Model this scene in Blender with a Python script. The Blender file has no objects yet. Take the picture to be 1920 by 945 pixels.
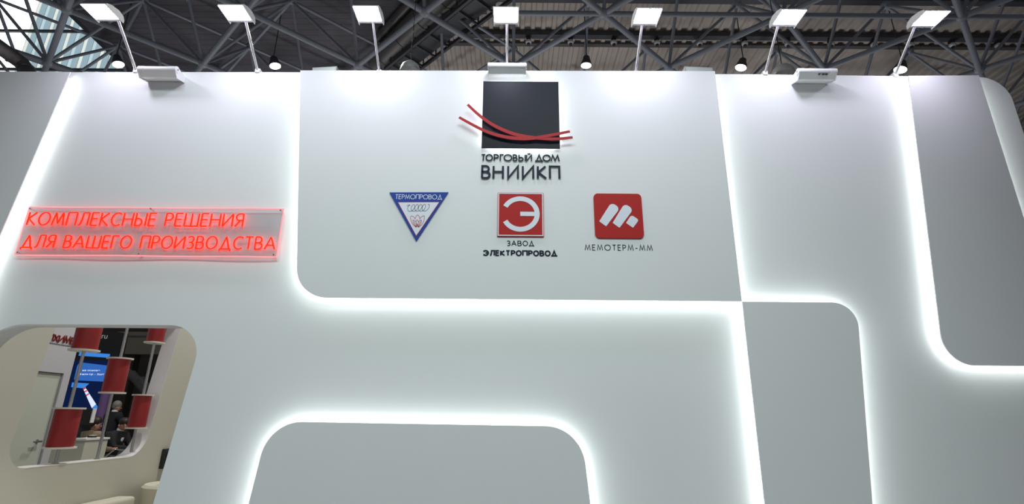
import bpy, bmesh, math, random
from mathutils import Vector, Matrix
from mathutils.geometry import tessellate_polygon
random.seed(7)
scene = bpy.context.scene
COL = scene.collection

# ------------------------------------------------------------------ camera
FPX, TILT, ROLL, DIST, EYE = 972.0, math.radians(17.6), 0.0080, 4.0, 1.4
_ct, _st, _cr, _sr = math.cos(TILT), math.sin(TILT), math.cos(ROLL), math.sin(ROLL)
_r, _u, _b = Vector((1, 0, 0)), Vector((0, -_st, _ct)), Vector((0, -_ct, -_st))
CR, CU = _r * _cr + _u * _sr, _u * _cr - _r * _sr
CAM = Vector((0, -DIST, EYE))
cd = bpy.data.cameras.new('camera')
cam = bpy.data.objects.new('camera', cd)
COL.objects.link(cam)
cd.sensor_fit = 'HORIZONTAL'
cd.sensor_width = 36.0
cd.lens = FPX * 36 / 1920
cd.clip_end = 300
m3 = Matrix((CR, CU, _b)).transposed()
cam.matrix_world = Matrix.Translation(CAM) @ m3.to_4x4()
scene.camera = cam

# ------------------------------------------------------------------ world, lights, exposure
w = bpy.data.worlds.new('hall_air')
scene.world = w
w.use_nodes = True
w.node_tree.nodes['Background'].inputs[0].default_value = (0.92, 0.97, 1.0, 1)
w.node_tree.nodes['Background'].inputs[1].default_value = 0.14
scene.view_settings.view_transform = 'Standard'
scene.view_settings.look = 'None'
scene.view_settings.gamma = 1.0
scene.view_settings.exposure = 0.0
scene.view_settings.use_curve_mapping = False
FRONT_FILL_W = 610
for hx, hy, hz, hk in ((-2.6, -6.0, 7.6, 1.1), (0.6, -7.0, 8.0, 1.0), (2.4, -6.0, 7.6, 0.8)):   # unseen soft spots added to light the stand front, strongest mid-wall
    ld = bpy.data.lights.new('front_fill_spot', 'SPOT')
    ld.energy = FRONT_FILL_W * hk
    ld.shadow_soft_size = 0.9
    ld.spot_size = math.radians(74)
    ld.spot_blend = 1.0
    ld.color = (0.87, 1.0, 0.975)
    lo = bpy.data.objects.new('front_fill_spot', ld)
    lo.location = (hx, hy, hz)
    lo.rotation_euler = (Vector((-0.6 + 0.1 * hx, 0, 0.9)) - Vector((hx, hy, hz))).to_track_quat('-Z', 'Y').to_euler()
    COL.objects.link(lo)
for hx, hy in ((-7.0, 9.5), (0.5, 8.5), (8.0, 9.0)):    # unseen upward fill added to brighten the roof deck and frame
    ld = bpy.data.lights.new('roof_fill', 'AREA')
    ld.shape = 'DISK'
    ld.size = 1.6
    ld.energy = 120
    ld.color = (1.0, 0.98, 0.97)
    lo = bpy.data.objects.new('roof_fill', ld)
    lo.location = (hx, hy, 3.9)
    lo.rotation_euler = (math.radians(180), 0, 0)
    COL.objects.link(lo)
for hx, hy in ((-4.6, 6.5), (-9.5, 4.5), (-2.8, 3.0)):  # unseen fill added overhead to lighten the lounge and the stands behind
    ld = bpy.data.lights.new('stand_fill', 'AREA')
    ld.shape = 'DISK'
    ld.size = 0.5
    ld.energy = 220
    ld.color = (1.0, 0.97, 0.90)
    lo = bpy.data.objects.new('stand_fill', ld)
    lo.location = (hx, hy, 7.6)
    COL.objects.link(lo)


# ------------------------------------------------------------------ helpers
def ray(px, py):
    return CR * ((px - 960) / FPX) + CU * (-(py - 472.5) / FPX) - _b
def aty(px, py, y=0.0):
    d = ray(px, py); return CAM + d * ((y - CAM.y) / d.y)
def atx(px, py, x):
    d = ray(px, py); return CAM + d * ((x - CAM.x) / d.x)
def atz(px, py, z):
    d = ray(px, py); return CAM + d * ((z - CAM.z) / d.z)
def xz(px, py, y=0.0):
    p = aty(px, py, y); return (p.x, p.z)

def mat(name, col, rough=0.6, metal=0.0, noise=0.0, scale=20.0, bump=0.0, spec=0.5, stretch=None):
    m = bpy.data.materials.new(name)
    m.use_nodes = True
    nt = m.node_tree
    p = nt.nodes['Principled BSDF']
    p.inputs['Roughness'].default_value = rough
    p.inputs['Metallic'].default_value = metal
    p.inputs['Specular IOR Level'].default_value = spec
    c = (col[0], col[1], col[2], 1)
    p.inputs['Base Color'].default_value = c
    if noise or bump:
        tc = nt.nodes.new('ShaderNodeTexCoord')
        nz = nt.nodes.new('ShaderNodeTexNoise')
        nz.inputs['Scale'].default_value = scale
        nz.inputs['Detail'].default_value = 4
        if stretch:
            mp = nt.nodes.new('ShaderNodeMapping')
            mp.inputs['Scale'].default_value = stretch
            nt.links.new(tc.outputs['Object'], mp.inputs[0])
            nt.links.new(mp.outputs[0], nz.inputs['Vector'])
        else:
            nt.links.new(tc.outputs['Object'], nz.inputs['Vector'])
        if noise:
            rp = nt.nodes.new('ShaderNodeMapRange')
            rp.inputs[3].default_value = 1 - noise
            rp.inputs[4].default_value = 1 + noise
            nt.links.new(nz.outputs['Fac'], rp.inputs[0])
            mx = nt.nodes.new('ShaderNodeVectorMath')
            mx.operation = 'SCALE'
            mx.inputs[0].default_value = col[:3]
            nt.links.new(rp.outputs[0], mx.inputs['Scale'])
            nt.links.new(mx.outputs[0], p.inputs['Base Color'])
        if bump:
            bp = nt.nodes.new('ShaderNodeBump')
            bp.inputs['Strength'].default_value = bump
            bp.inputs['Distance'].default_value = 0.01
            nt.links.new(nz.outputs['Fac'], bp.inputs['Height'])
            nt.links.new(bp.outputs[0], p.inputs['Normal'])
    return m

def emit(name, col, strength):
    m = bpy.data.materials.new(name)
    m.use_nodes = True
    nt = m.node_tree
    nt.nodes.remove(nt.nodes['Principled BSDF'])
    e = nt.nodes.new('ShaderNodeEmission')
    e.inputs[0].default_value = (col[0], col[1], col[2], 1)
    e.inputs[1].default_value = strength
    nt.links.new(e.outputs[0], nt.nodes['Material Output'].inputs[0])
    return m

class MB:
    def __init__(s): s.v = []; s.f = []; s.smooth = []
    def add(s, vs, fs, smooth=False):
        o = len(s.v); s.v += [tuple(v) for v in vs]
        for f in fs: s.f.append(tuple(i + o for i in f)); s.smooth.append(smooth)
        return s
    def box(s, x0, x1, y0, y1, z0, z1, bev=0.0):
        if not bev:
            vs = [(x, y, z) for x in (x0, x1) for y in (y0, y1) for z in (z0, z1)]
            return s.add(vs, [(0, 1, 3, 2), (4, 6, 7, 5), (0, 4, 5, 1), (2, 3, 7, 6), (0, 2, 6, 4), (1, 5, 7, 3)])
        b = bmesh.new()
        bmesh.ops.create_cube(b, size=1)
        for v in b.verts: v.co = Vector(((x0 + x1) / 2 + v.co.x * (x1 - x0), (y0 + y1) / 2 + v.co.y * (y1 - y0), (z0 + z1) / 2 + v.co.z * (z1 - z0)))
        bmesh.ops.bevel(b, geom=list(b.edges), offset=bev, segments=3, profile=0.5, affect='EDGES')
        b.verts.index_update()
        s.add([v.co for v in b.verts], [[v.index for v in f.verts] for f in b.faces], True)
        b.free(); return s
    def prism(s, loops, a0, a1, axis='y'):
        """polygon (with holes) extruded along an axis; loops of (x, z) for y, (y, z) for x, (x, y) for z"""
        if not isinstance(loops[0][0], (tuple, list, Vector)): loops = [loops]
        def P(p, a):
            return {'y': (p[0], a, p[1]), 'x': (a, p[0], p[1]), 'z': (p[0], p[1], a)}[axis]
        flat = [p for l in loops for p in l]
        tris = tessellate_polygon([[Vector((p[0], p[1], 0)) for p in l] for l in loops])
        n = len(flat)
        vs = [P(p, a0) for p in flat] + [P(p, a1) for p in flat]
        fs = [t for t in tris] + [tuple(i + n for i in reversed(t)) for t in tris]
        o = 0
        for l in loops:
            k = len(l)
            for i in range(k):
                j = (i + 1) % k
                fs.append((o + i, o + j, o + j + n, o + i + n))
            o += k
        return s.add(vs, fs)
    def cyl(s, p0, p1, r0, r1=None, n=12, caps=True):
        r1 = r0 if r1 is None else r1
        p0, p1 = Vector(p0), Vector(p1)
        d = (p1 - p0).normalized()
        a = d.orthogonal().normalized(); b = d.cross(a)
        vs = []
        for p, r in ((p0, r0), (p1, r1)):
            vs += [p + (a * math.cos(t) + b * math.sin(t)) * r for t in [2 * math.pi * k / n for k in range(n)]]
        s.add(vs, [(k, (k + 1) % n, n + (k + 1) % n, n + k) for k in range(n)], True)
        if caps: s.add(vs, [tuple(range(n - 1, -1, -1)), tuple(range(n, 2 * n))])
        return s
    def tube(s, pts, r, n=8):
        pts = [Vector(p) for p in pts]
        ring = []; m = len(pts)
        closed = (pts[0] - pts[-1]).length < 1e-6
        if closed: pts = pts[:-1]; m -= 1
        up = None
        for i, p in enumerate(pts):
            if closed: t = (pts[(i + 1) % m] - pts[i - 1]).normalized()
            else: t = (pts[min(i + 1, m - 1)] - pts[max(i - 1, 0)]).normalized()
            a = t.orthogonal().normalized() if up is None else (up - t * up.dot(t)).normalized()
            up = a; b = t.cross(a)
            ring += [p + (a * math.cos(k * 2 * math.pi / n) + b * math.sin(k * 2 * math.pi / n)) * r for k in range(n)]
        fs = []
        for i in range(m if closed else m - 1):
            j = (i + 1) % m
            for k in range(n): fs.append((i * n + k, i * n + (k + 1) % n, j * n + (k + 1) % n, j * n + k))
        if not closed: fs += [tuple(range(n - 1, -1, -1)), tuple((m - 1) * n + k for k in range(n))]
        return s.add(ring, fs, True)
    def ribbon(s, pts, wd, y0, y1):
        """flat stroke in the xz plane, mitred, from depth y0 to y1; wd a number or one width per point"""
        m = len(pts); P = [Vector((p[0], p[1])) for p in pts]
        closed = (P[0] - P[-1]).length < 1e-6
        if closed: P = P[:-1]; m -= 1
        L, Rr = [], []
        for i in range(m):
            wi = (wd[i] if isinstance(wd, (list, tuple)) else wd) / 2
            if closed or 0 < i < m - 1: a, c = P[i - 1], P[(i + 1) % m]
            else: a, c = (P[i], P[i + 1]) if i == 0 else (P[i - 1], P[i])
            d0 = (P[i] - a) if (P[i] - a).length > 1e-9 else (c - P[i])
            d1 = (c - P[i]) if (c - P[i]).length > 1e-9 else d0
            n0 = Vector((-d0.y, d0.x)).normalized(); n1 = Vector((-d1.y, d1.x)).normalized()
            q = (n0 + n1)
            q = n0 if q.length < 1e-6 else q.normalized()
            k = min(1 / max(q.dot(n0), 0.3), 2.6)
            L.append(P[i] + q * wi * k); Rr.append(P[i] - q * wi * k)
        vs = [(p.x, y, p.y) for y in (y0, y1) for S in (L, Rr) for p in S]
        fs = []
        for i in range(m if closed else m - 1):
            j = (i + 1) % m
            fs += [(i, j, m + j, m + i), (2 * m + i, 3 * m + i, 3 * m + j, 2 * m + j), (i, 2 * m + i, 2 * m + j, j), (m + i, m + j, 3 * m + j, 3 * m + i)]
        if not closed: fs += [(0, m, 3 * m, 2 * m), (m - 1, 3 * m - 1, 4 * m - 1, 2 * m - 1)]
        return s.add(vs, fs)
    def lathe(s, prof, c, n=20, axis=Vector((0, 0, 1)), caps=False):
        axis = Vector(axis).normalized(); a = axis.orthogonal().normalized(); b = axis.cross(a); c = Vector(c)
        vs = []; m = len(prof)
        for r, h in prof: vs += [c + axis * h + (a * math.cos(2 * math.pi * k / n) + b * math.sin(2 * math.pi * k / n)) * max(r, 1e-4) for k in range(n)]
        fs = [(i * n + k, i * n + (k + 1) % n, (i + 1) * n + (k + 1) % n, (i + 1) * n + k) for i in range(m - 1) for k in range(n)]
        s.add(vs, fs, True)
        if caps: s.add(vs, [tuple(range(n - 1, -1, -1)), tuple((m - 1) * n + k for k in range(n))])
        return s
    def ball(s, c, r, n=12, m=8, sc=(1, 1, 1)):
        c = Vector(c)
        vs = [c + Vector((0, 0, -r * sc[2]))]
        for i in range(1, m):
            t = -math.pi / 2 + math.pi * i / m
            vs += [c + Vector((r * sc[0] * math.cos(t) * math.cos(2 * math.pi * k / n), r * sc[1] * math.cos(t) * math.sin(2 * math.pi * k / n), r * sc[2] * math.sin(t))) for k in range(n)]
        vs.append(c + Vector((0, 0, r * sc[2])))
        fs = [(0, 1 + (k + 1) % n, 1 + k) for k in range(n)]
        for i in range(m - 2):
            for k in range(n): fs.append((1 + i * n + k, 1 + i * n + (k + 1) % n, 1 + (i + 1) * n + (k + 1) % n, 1 + (i + 1) * n + k))
        q = 1 + (m - 2) * n
        fs += [(q + k, q + (k + 1) % n, len(vs) - 1) for k in range(n)]
        return s.add(vs, fs, True)
    def build(s, name, material, parent=None, fix=True, origin=None):
        base = world_of(parent) if parent is not None else Vector((0, 0, 0))
        if parent is None and origin is not None: base = Vector(origin)
        me = bpy.data.meshes.new(name)
        me.from_pydata([Vector(v) - base for v in s.v], [], s.f)
        me.polygons.foreach_set('use_smooth', s.smooth)
        me.materials.append(material)
        if fix:
            b = bmesh.new(); b.from_mesh(me)
            bmesh.ops.remove_doubles(b, verts=b.verts, dist=1e-6)
            bmesh.ops.recalc_face_normals(b, faces=b.faces)
            b.to_mesh(me); b.free()
        if any(s.smooth): me.set_sharp_from_angle(angle=math.radians(40))
        me.update()
        o = bpy.data.objects.new(name, me)
        COL.objects.link(o)
        if parent is not None: o.parent = parent
        elif origin is not None: o.location = base
        return o

def world_of(o):
    p = Vector((0, 0, 0))
    while o is not None: p += o.location; o = o.parent
    return p
def tag(o, label, cat, group=None, kind=None):
    o['label'] = label; o['category'] = cat
    if group: o['group'] = group
    if kind: o['kind'] = kind
    return o
def thing(name, loc, label, cat, group=None):
    o = bpy.data.objects.new(name, None)
    o.empty_display_size = 0.05
    o.location = loc
    COL.objects.link(o)
    return tag(o, label, cat, group)
def struct(o): o['kind'] = 'structure'; return o
def dup(root, loc, label=None):
    r = root.copy(); COL.objects.link(r); r.location = loc
    if label: r['label'] = label
    for ch in list(root.children):
        c = ch.copy(); COL.objects.link(c); c.parent = r
        for g in list(ch.children):
            k = g.copy(); COL.objects.link(k); k.parent = c
    return r
def fillet(pts, cut, n=14):
    """round polygon corners: cut[i] = tangent length at corner i"""
    out = []; k = len(pts)
    for i, p in enumerate(pts):
        p = Vector(p); c = cut[i]
        if not c: out.append((p.x, p.y)); continue
        a = (Vector(pts[i - 1]) - p).normalized(); b = (Vector(pts[(i + 1) % k]) - p).normalized()
        h = a.angle(b) / 2; r = c * math.tan(h)
        ctr = p + (a + b).normalized() * (r / math.sin(h))
        s, e = p + a * c - ctr, p + b * c - ctr
        a0 = math.atan2(s.y, s.x); a1 = math.atan2(e.y, e.x)
        while a1 - a0 > math.pi: a1 -= 2 * math.pi
        while a1 - a0 < -math.pi: a1 += 2 * math.pi
        for j in range(n + 1):
            t = a0 + (a1 - a0) * j / n
            out.append((ctr.x + r * math.cos(t), ctr.y + r * math.sin(t)))
    return out
def inset(poly, d):
    area = sum(poly[i - 1][0] * poly[i][1] - poly[i][0] * poly[i - 1][1] for i in range(len(poly)))
    sg = 1 if area > 0 else -1
    out = []; k = len(poly)
    for i in range(k):
        p = Vector(poly[i]); a = (p - Vector(poly[i - 1])); b = (Vector(poly[(i + 1) % k]) - p)
        if a.length < 1e-9: a = b
        if b.length < 1e-9: b = a
        n0 = Vector((-a.y, a.x)).normalized() * sg; n1 = Vector((-b.y, b.x)).normalized() * sg
        q = (n0 + n1).normalized()
        p = p + q * (d / max(q.dot(n0), 0.35))
        out.append((p.x, p.y))
    return out
def arc(cx, cy, rx, ry, a0, a1, n=12):
    return [(cx + rx * math.cos(math.radians(a0 + (a1 - a0) * i / n)), cy + ry * math.sin(math.radians(a0 + (a1 - a0) * i / n))) for i in range(n + 1)]

# ------------------------------------------------------------------ materials
M = {}
M['wall'] = mat('white_vinyl_wall', (0.80, 0.82, 0.825), 0.55, noise=0.012, scale=3, bump=0.02, spec=0.3)
M['panel'] = mat('white_vinyl_panel', (0.78, 0.80, 0.805), 0.5, noise=0.012, scale=4, bump=0.02, spec=0.3)
M['led'] = emit('led_strip_white', (0.94, 1.0, 0.985), 10.0)
M['lampface'] = emit('led_floodlight_face', (0.87, 0.82, 1.0), 75.0)
M['white'] = mat('white_plastic', (0.82, 0.83, 0.85), 0.3, noise=0.01)
M['alu'] = mat('satin_aluminium', (0.72, 0.72, 0.76), 0.32, 0.85, noise=0.05, scale=30)
M['lampbody'] = mat('lamp_housing_grey', (0.62, 0.64, 0.66), 0.45, 0.2, noise=0.04)
M['dark'] = mat('black_rubber', (0.015, 0.015, 0.017), 0.6, noise=0.1)
M['navy'] = mat('satin_black_navy', (0.010, 0.012, 0.021), 0.42, noise=0.06, scale=6, spec=0.14)
M['letter'] = mat('dark_navy_letters', (0.012, 0.018, 0.035), 0.5, noise=0.05, spec=0.15)
M['red'] = mat('red_film', (0.55, 0.035, 0.032), 0.45, noise=0.03, scale=10)
M['wire'] = mat('red_acrylic_strip', (0.42, 0.022, 0.026), 0.5, noise=0.03, scale=10, spec=0.2)
M['plaquered'] = mat('printed_red', (0.45, 0.018, 0.017), 0.55, noise=0.02, scale=9, spec=0.2)
M['blue'] = mat('printed_blue', (0.018, 0.06, 0.34), 0.55, noise=0.02, scale=9, spec=0.2)
M['plaquewhite'] = mat('printed_white', (0.74, 0.78, 0.86), 0.45, noise=0.01)
M['beige'] = mat('cream_lounge_wall', (0.66, 0.65, 0.58), 0.6, noise=0.02, scale=4, bump=0.02)
M['jamb'] = mat('pale_opening_reveal', (0.80, 0.78, 0.80), 0.5, noise=0.015, scale=4)
M['sill'] = mat('white_sill', (0.86, 0.85, 0.83), 0.45, noise=0.015)
M['sofa'] = mat('cream_leather', (0.62, 0.60, 0.50), 0.42, noise=0.03, scale=25, bump=0.08)
M['spool'] = mat('wound_red_cable', (0.33, 0.018, 0.022), 0.5, noise=0.10, scale=40, stretch=(0.3, 0.3, 8), bump=0.1)
M['flange'] = mat('cream_spool_flange', (0.78, 0.76, 0.70), 0.45, noise=0.02)
M['rod'] = mat('brushed_steel_rod', (0.45, 0.45, 0.47), 0.35, 0.9, noise=0.08, scale=40)
M['neigh'] = mat('lavender_white_board', (0.56, 0.55, 0.60), 0.6, noise=0.02, scale=4)
M['doorg'] = mat('pale_green_white_door', (0.56, 0.60, 0.53), 0.5, noise=0.02, scale=4)
M['counter'] = mat('cream_counter', (0.62, 0.62, 0.52), 0.5, noise=0.02)
M['tubeg'] = mat('grey_painted_steel', (0.27, 0.30, 0.365), 0.55, 0.1, noise=0.10, scale=6)
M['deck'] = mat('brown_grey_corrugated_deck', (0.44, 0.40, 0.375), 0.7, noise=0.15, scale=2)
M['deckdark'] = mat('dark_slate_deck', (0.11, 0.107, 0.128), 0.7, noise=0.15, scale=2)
M['beam'] = mat('dark_purlin_steel', (0.065, 0.07, 0.085), 0.6, 0.1, noise=0.1)
M['duct'] = mat('dull_zinc_duct', (0.13, 0.125, 0.13), 0.5, 0.3, noise=0.12, scale=5)
M['floor'] = mat('grey_hall_carpet', (0.26, 0.25, 0.25), 0.9, noise=0.15, scale=60, bump=0.3)
M['hallback'] = mat('brown_hall_wall', (0.045, 0.040, 0.034), 0.8, noise=0.25, scale=1.5)
M['fascia'] = mat('black_fascia', (0.012, 0.012, 0.016), 0.5, noise=0.1)
M['tan'] = mat('tan_mezzanine', (0.26, 0.23, 0.18), 0.8, noise=0.15, scale=2)
M['suit'] = mat('black_wool_suit', (0.012, 0.012, 0.017), 0.8, noise=0.2, scale=50, bump=0.1)
M['tweed'] = mat('fawn_wool', (0.24, 0.19, 0.125), 0.85, noise=0.15, scale=80, bump=0.15)
M['greycloth'] = mat('grey_cloth', (0.10, 0.10, 0.11), 0.8, noise=0.15, scale=60)
M['skin'] = mat('skin', (0.50, 0.27, 0.19), 0.5, noise=0.05, scale=20)
M['greyhair'] = mat('grey_hair', (0.24, 0.23, 0.22), 0.6, noise=0.3, scale=60, stretch=(1, 1, 0.2))
M['darkhair'] = mat('dark_brown_hair', (0.022, 0.014, 0.010), 0.5, noise=0.3, scale=60, stretch=(1, 1, 0.2))
M['shirt'] = mat('white_shirt', (0.72, 0.74, 0.80), 0.7, noise=0.03, scale=30)
M['chrome'] = mat('chrome', (0.8, 0.8, 0.82), 0.12, 1.0, noise=0.02)
M['maroon'] = mat('maroon_lettering', (0.22, 0.02, 0.018), 0.5, noise=0.05)
M['lip'] = mat('lip', (0.30, 0.12, 0.10), 0.5, noise=0.05)
M['eye'] = mat('eye', (0.03, 0.025, 0.02), 0.2, noise=0.05)

# ------------------------------------------------------------------ the stroke alphabet (cap height 1)
def G():
    g = {}
    g['А'] = (0.78, [[(0, 0), (0.39, 1), (0.78, 0)], [(0.13, 0.33), (0.65, 0.33)]])
    g['В'] = (0.54, [[(0, 0), (0, 1)] + arc(0.24, 0.76, 0.23, 0.24, 90, -90, 10) + [(0.0, 0.52)], [(0.22, 0.52)] + arc(0.27, 0.26, 0.27, 0.26, 90, -90, 10) + [(0, 0)]])
    g['Г'] = (0.46, [[(0, 0), (0, 1), (0.46, 1)]])
    g['Д'] = (0.86, [[(0.03, -0.17), (0.03, 0), (0.86, 0), (0.86, -0.17)], [(0.14, 0), (0.45, 1), (0.76, 0)]])
    g['Е'] = (0.46, [[(0.46, 1), (0, 1), (0, 0), (0.46, 0)], [(0, 0.53), (0.42, 0.53)]])
    g['З'] = (0.5, [[(0.03, 0.90)] + arc(0.24, 0.755, 0.22, 0.245, 120, -90, 12) + [(0.14, 0.51)], [(0.14, 0.51), (0.22, 0.51)] + arc(0.23, 0.255, 0.27, 0.255, 90, -125, 14)])
    g['И'] = (0.70, [[(0, 1), (0, 0), (0.70, 1), (0.70, 0)]])
    g['Й'] = (0.70, [[(0, 1), (0, 0), (0.70, 1), (0.70, 0)], arc(0.35, 1.27, 0.17, 0.12, 190, 350, 8)])
    g['К'] = (0.56, [[(0, 0), (0, 1)], [(0.54, 1), (0.03, 0.5), (0.58, 0)]])
    g['Л'] = (0.66, [[(0, 0.01), (0.07, 0.02), (0.12, 0.07), (0.16, 0.2), (0.20, 0.45), (0.24, 1), (0.66, 1), (0.66, 0)]])
    g['М'] = (0.90, [[(0, 0), (0.16, 1), (0.45, 0.12), (0.74, 1), (0.90, 0)]])
    g['Н'] = (0.68, [[(0, 0), (0, 1)], [(0.68, 0), (0.68, 1)], [(0, 0.52), (0.68, 0.52)]])
    g['О'] = (0.98, [arc(0.49, 0.5, 0.49, 0.5, 90, 450, 32)])
    g['П'] = (0.66, [[(0, 0), (0, 1), (0.66, 1), (0.66, 0)]])
    g['Р'] = (0.50, [[(0, 0), (0, 1)] + arc(0.23, 0.73, 0.27, 0.27, 90, -90, 12) + [(0, 0.46)]])
    g['С'] = (0.76, [arc(0.49, 0.5, 0.49, 0.5, 52, 308, 24)])
    g['Т'] = (0.56, [[(0.28, 0), (0.28, 1)], [(0, 1), (0.56, 1)]])
    g['Х'] = (0.62, [[(0, 0), (0.62, 1)], [(0, 1), (0.62, 0)]])
    g['Ш'] = (0.98, [[(0, 1), (0, 0), (0.98, 0), (0.98, 1)], [(0.49, 0), (0.49, 1)]])
    g['Ы'] = (0.76, [[(0, 1), (0, 0)] + arc(0.22, 0.28, 0.27, 0.28, -90, 90, 12) + [(0, 0.56)], [(0.76, 0), (0.76, 1)]])
    g['Я'] = (0.54, [[(0.54, 0), (0.54, 1)] + arc(0.29, 0.74, 0.27, 0.26, 90, 270, 12) + [(0.54, 0.48)], [(0.34, 0.48), (0, 0)]])
    g['Э'] = (0.64, [[(0.03, 0.72)] + arc(0.22, 0.5, 0.42, 0.5, 125, -125, 22) + [(0.03, 0.28)], [(0.22, 0.51), (0.64, 0.51)]])
    g['-'] = (0.36, [[(0, 0.4), (0.36, 0.4)]])
    g['.'] = (0.06, [[(0, 0), (0, 0.08)]])
    g['r'] = (0.30, [[(0, 0), (0, 0.68)], [(0, 0.45), (0.08, 0.6), (0.18, 0.67), (0.30, 0.67)]])
    g['u'] = (0.46, [[(0, 0.68), (0, 0.22), (0.06, 0.06), (0.2, 0.0), (0.36, 0.04), (0.46, 0.2)], [(0.46, 0.68), (0.46, 0)]])
    return g
GLY = G()
NARROW = {'О': 0.80, 'М': 0.92, 'И': 1.0, 'Ш': 1.0}
def layout(text, x0, x1, z0, z1, gap=0.20, space=0.42, narrow=None, spans=None):
    """[(char, [strokes in world (x, z)])] filling the box x0..x1, z0..z1"""
    H = z1 - z0; out = []
    ws = []
    for ch in text:
        if ch == ' ': ws.append(space); continue
        ws.append(GLY[ch][0] * (narrow.get(ch, 1) if narrow else 1))
    tot = sum(ws) + gap * (len(text) - 1)
    sx = (x1 - x0) / tot
    x = x0
    for i, ch in enumerate(text):
        if ch != ' ':
            wd = ws[i] * sx; xs = x
            if spans: xs, wd = spans[i][0], spans[i][1] - spans[i][0]
            k = wd / GLY[ch][0]
            out.append((ch, [[(xs + p[0] * k, z0 + p[1] * H) for p in st] for st in GLY[ch][1]]))
        x += (ws[i] + gap) * sx
    return out
def flat_letters(lay, wd, y0, y1, material, parent, name='letter'):
    for n, (ch, sts) in enumerate(lay):
        b = MB()
        for k, st in enumerate(sts): b.ribbon(st, wd, y0 - 0.00015 * k, y1)
        b.build(name, material, parent)
def font_letters(text, x0, x1, z0, z1, y0, depth, material, parent, bold=0.0):
    """letters from Blender's own typeface, one mesh per letter, filling the box"""
    c = bpy.data.curves.new('type', 'FONT')
    o = bpy.data.objects.new('type', c); COL.objects.link(o)
    def shape(s):
        c.body = s; c.offset = bold; c.extrude = 0
        bpy.context.view_layer.update()
        dg = bpy.context.evaluated_depsgraph_get()
        e = o.evaluated_get(dg); me = e.to_mesh()
        r = ([v.co.copy() for v in me.vertices], [tuple(p.vertices) for p in me.polygons])
        e.to_mesh_clear(); return r
    def width(s):
        v, _ = shape(s); return (min(p.x for p in v), max(p.x for p in v))
    full = width(text); cap = [p.y for p in shape('Н')[0]]
    k = (x1 - x0) / (full[1] - full[0]); kz = (z1 - z0) / (max(cap) - min(cap))
    for i, ch in enumerate(text):
        if ch == ' ': continue
        v, f = shape(ch)
        end = width(text[:i + 1])[1]; dx = end - max(p.x for p in v)
        b = MB(); n = len(v)
        fr = [(x0 + (p.x + dx - full[0]) * k, y0, z0 + (p.y - min(cap)) * kz) for p in v]
        bk = [(p[0], y0 + depth, p[2]) for p in fr]
        edges = {}
        for q in f:
            for a, d in zip(q, q[1:] + q[:1]): edges[(a, d)] = edges.get((a, d), 0) + 1
        sides = [(a, d, d + n, a + n) for (a, d) in edges if (d, a) not in edges]
        b.add(fr + bk, list(f) + sides)
        b.build('letter', material, parent)
    bpy.data.objects.remove(o); bpy.data.curves.remove(c)

# ================================================================== SETTING
fl = struct(MB().box(-30, 30, -16, 30, -0.1, 0).build('floor', M['floor']))

# --- front wall of the stand with its opening
WT = 0.16
outer = fillet([(-4.95, 0), (4.47, 0), (4.47, 4.372), (2.2, 4.383), (-2.3, 4.364), (-4.95, 4.338)], [0, 0, 0.24, 0, 0, 0])
def wall_top(x):
    P_ = [(-4.95, 4.338), (-2.3, 4.364), (2.2, 4.383), (4.47, 4.372)]
    for (xa, za), (xb, zb) in zip(P_, P_[1:]):
        if x <= xb: return za + (zb - za) * (x - xa) / (xb - xa)
    return 4.37
hp = [xz(330, 609.5), xz(364, 640), xz(287, 945)]
a_, b_ = Vector(xz(362, 690)), Vector(xz(287, 945))
dn = (b_ - a_).normalized()
rb = a_ + dn * ((0.30 - a_.y) / dn.y)
rt = a_ + dn * ((xz(300, 609.5)[1] - a_.y) / dn.y)
lt = (-4.06, rt.y)
lb = (-4.28, 0.30)
hole = fillet([lt, (rt.x, rt.y), (rb.x, rb.y), lb], [0.30, 0.27, 0.3, 0.3])
front = struct(MB().prism([outer, hole], 0.0, WT).build('wall_front', M['wall']))

# --- raised panels with light strips hidden behind their edges
PY = -0.066
def Q(px, py): return xz(px, py, PY)
def raised(name, label, poly, lit):
    b = MB().prism(poly, PY, PY + 0.010)
    p = b.build('panel', M['panel'], front)
    p['label'] = label
    sp = inset(poly, 0.035)
    MB().prism(sp, PY + 0.010, -0.0005).build('spacer', M['panel'], p)
    st = inset(poly, 0.0335)
    bb = MB(); k = len(poly)
    for i in range(k):
        j = (i + 1) % k
        mid = ((poly[i][0] + poly[j][0]) / 2, (poly[i][1] + poly[j][1]) / 2)
        if lit(mid, poly[i], poly[j]):
            (x0, z0), (x1, z1) = st[i], st[j]
            bb.add([(x0, PY + 0.013, z0), (x1, PY + 0.013, z1), (x1, -0.004, z1), (x0, -0.004, z0)], [(0, 1, 2, 3)])
    bb.build('light_strip', M['led'], p, fix=False)
    return p
TOPZ = 4.398
tl, tr = Q(563, 133), Q(1340.5, 134)
br, bl = Q(1391, 565), Q(555.6, 557.6)
raised('logo', 'wide raised panel carrying the logos', fillet([(tl[0], tl[1] + 0.006), (tr[0], tr[1] + 0.004), br, bl], [0, 0, 0, 0.235]), lambda m, a, b: m[1] < 4.30)
tl, tr = Q(505, 790), Q(1089, 800)
lb2, rb2 = Q(466, 945), Q(1107, 945)
def ext(p, q, z):
    t = (z - p[1]) / (q[1] - p[1]); return (p[0] + (q[0] - p[0]) * t, z)
raised('low', 'raised panel with two round top corners at the foot of the wall', fillet([tl, tr, ext(tr, rb2, 0.04), ext(tl, lb2, 0.04)], [0.235, 0.25, 0, 0]), lambda m, a, b: m[1] > 0.06)
tl, tr = Q(1391.5, 565.4), Q(1606.5, 567.5)
lb2, rb2 = Q(1434, 945), Q(1636, 945)
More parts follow.
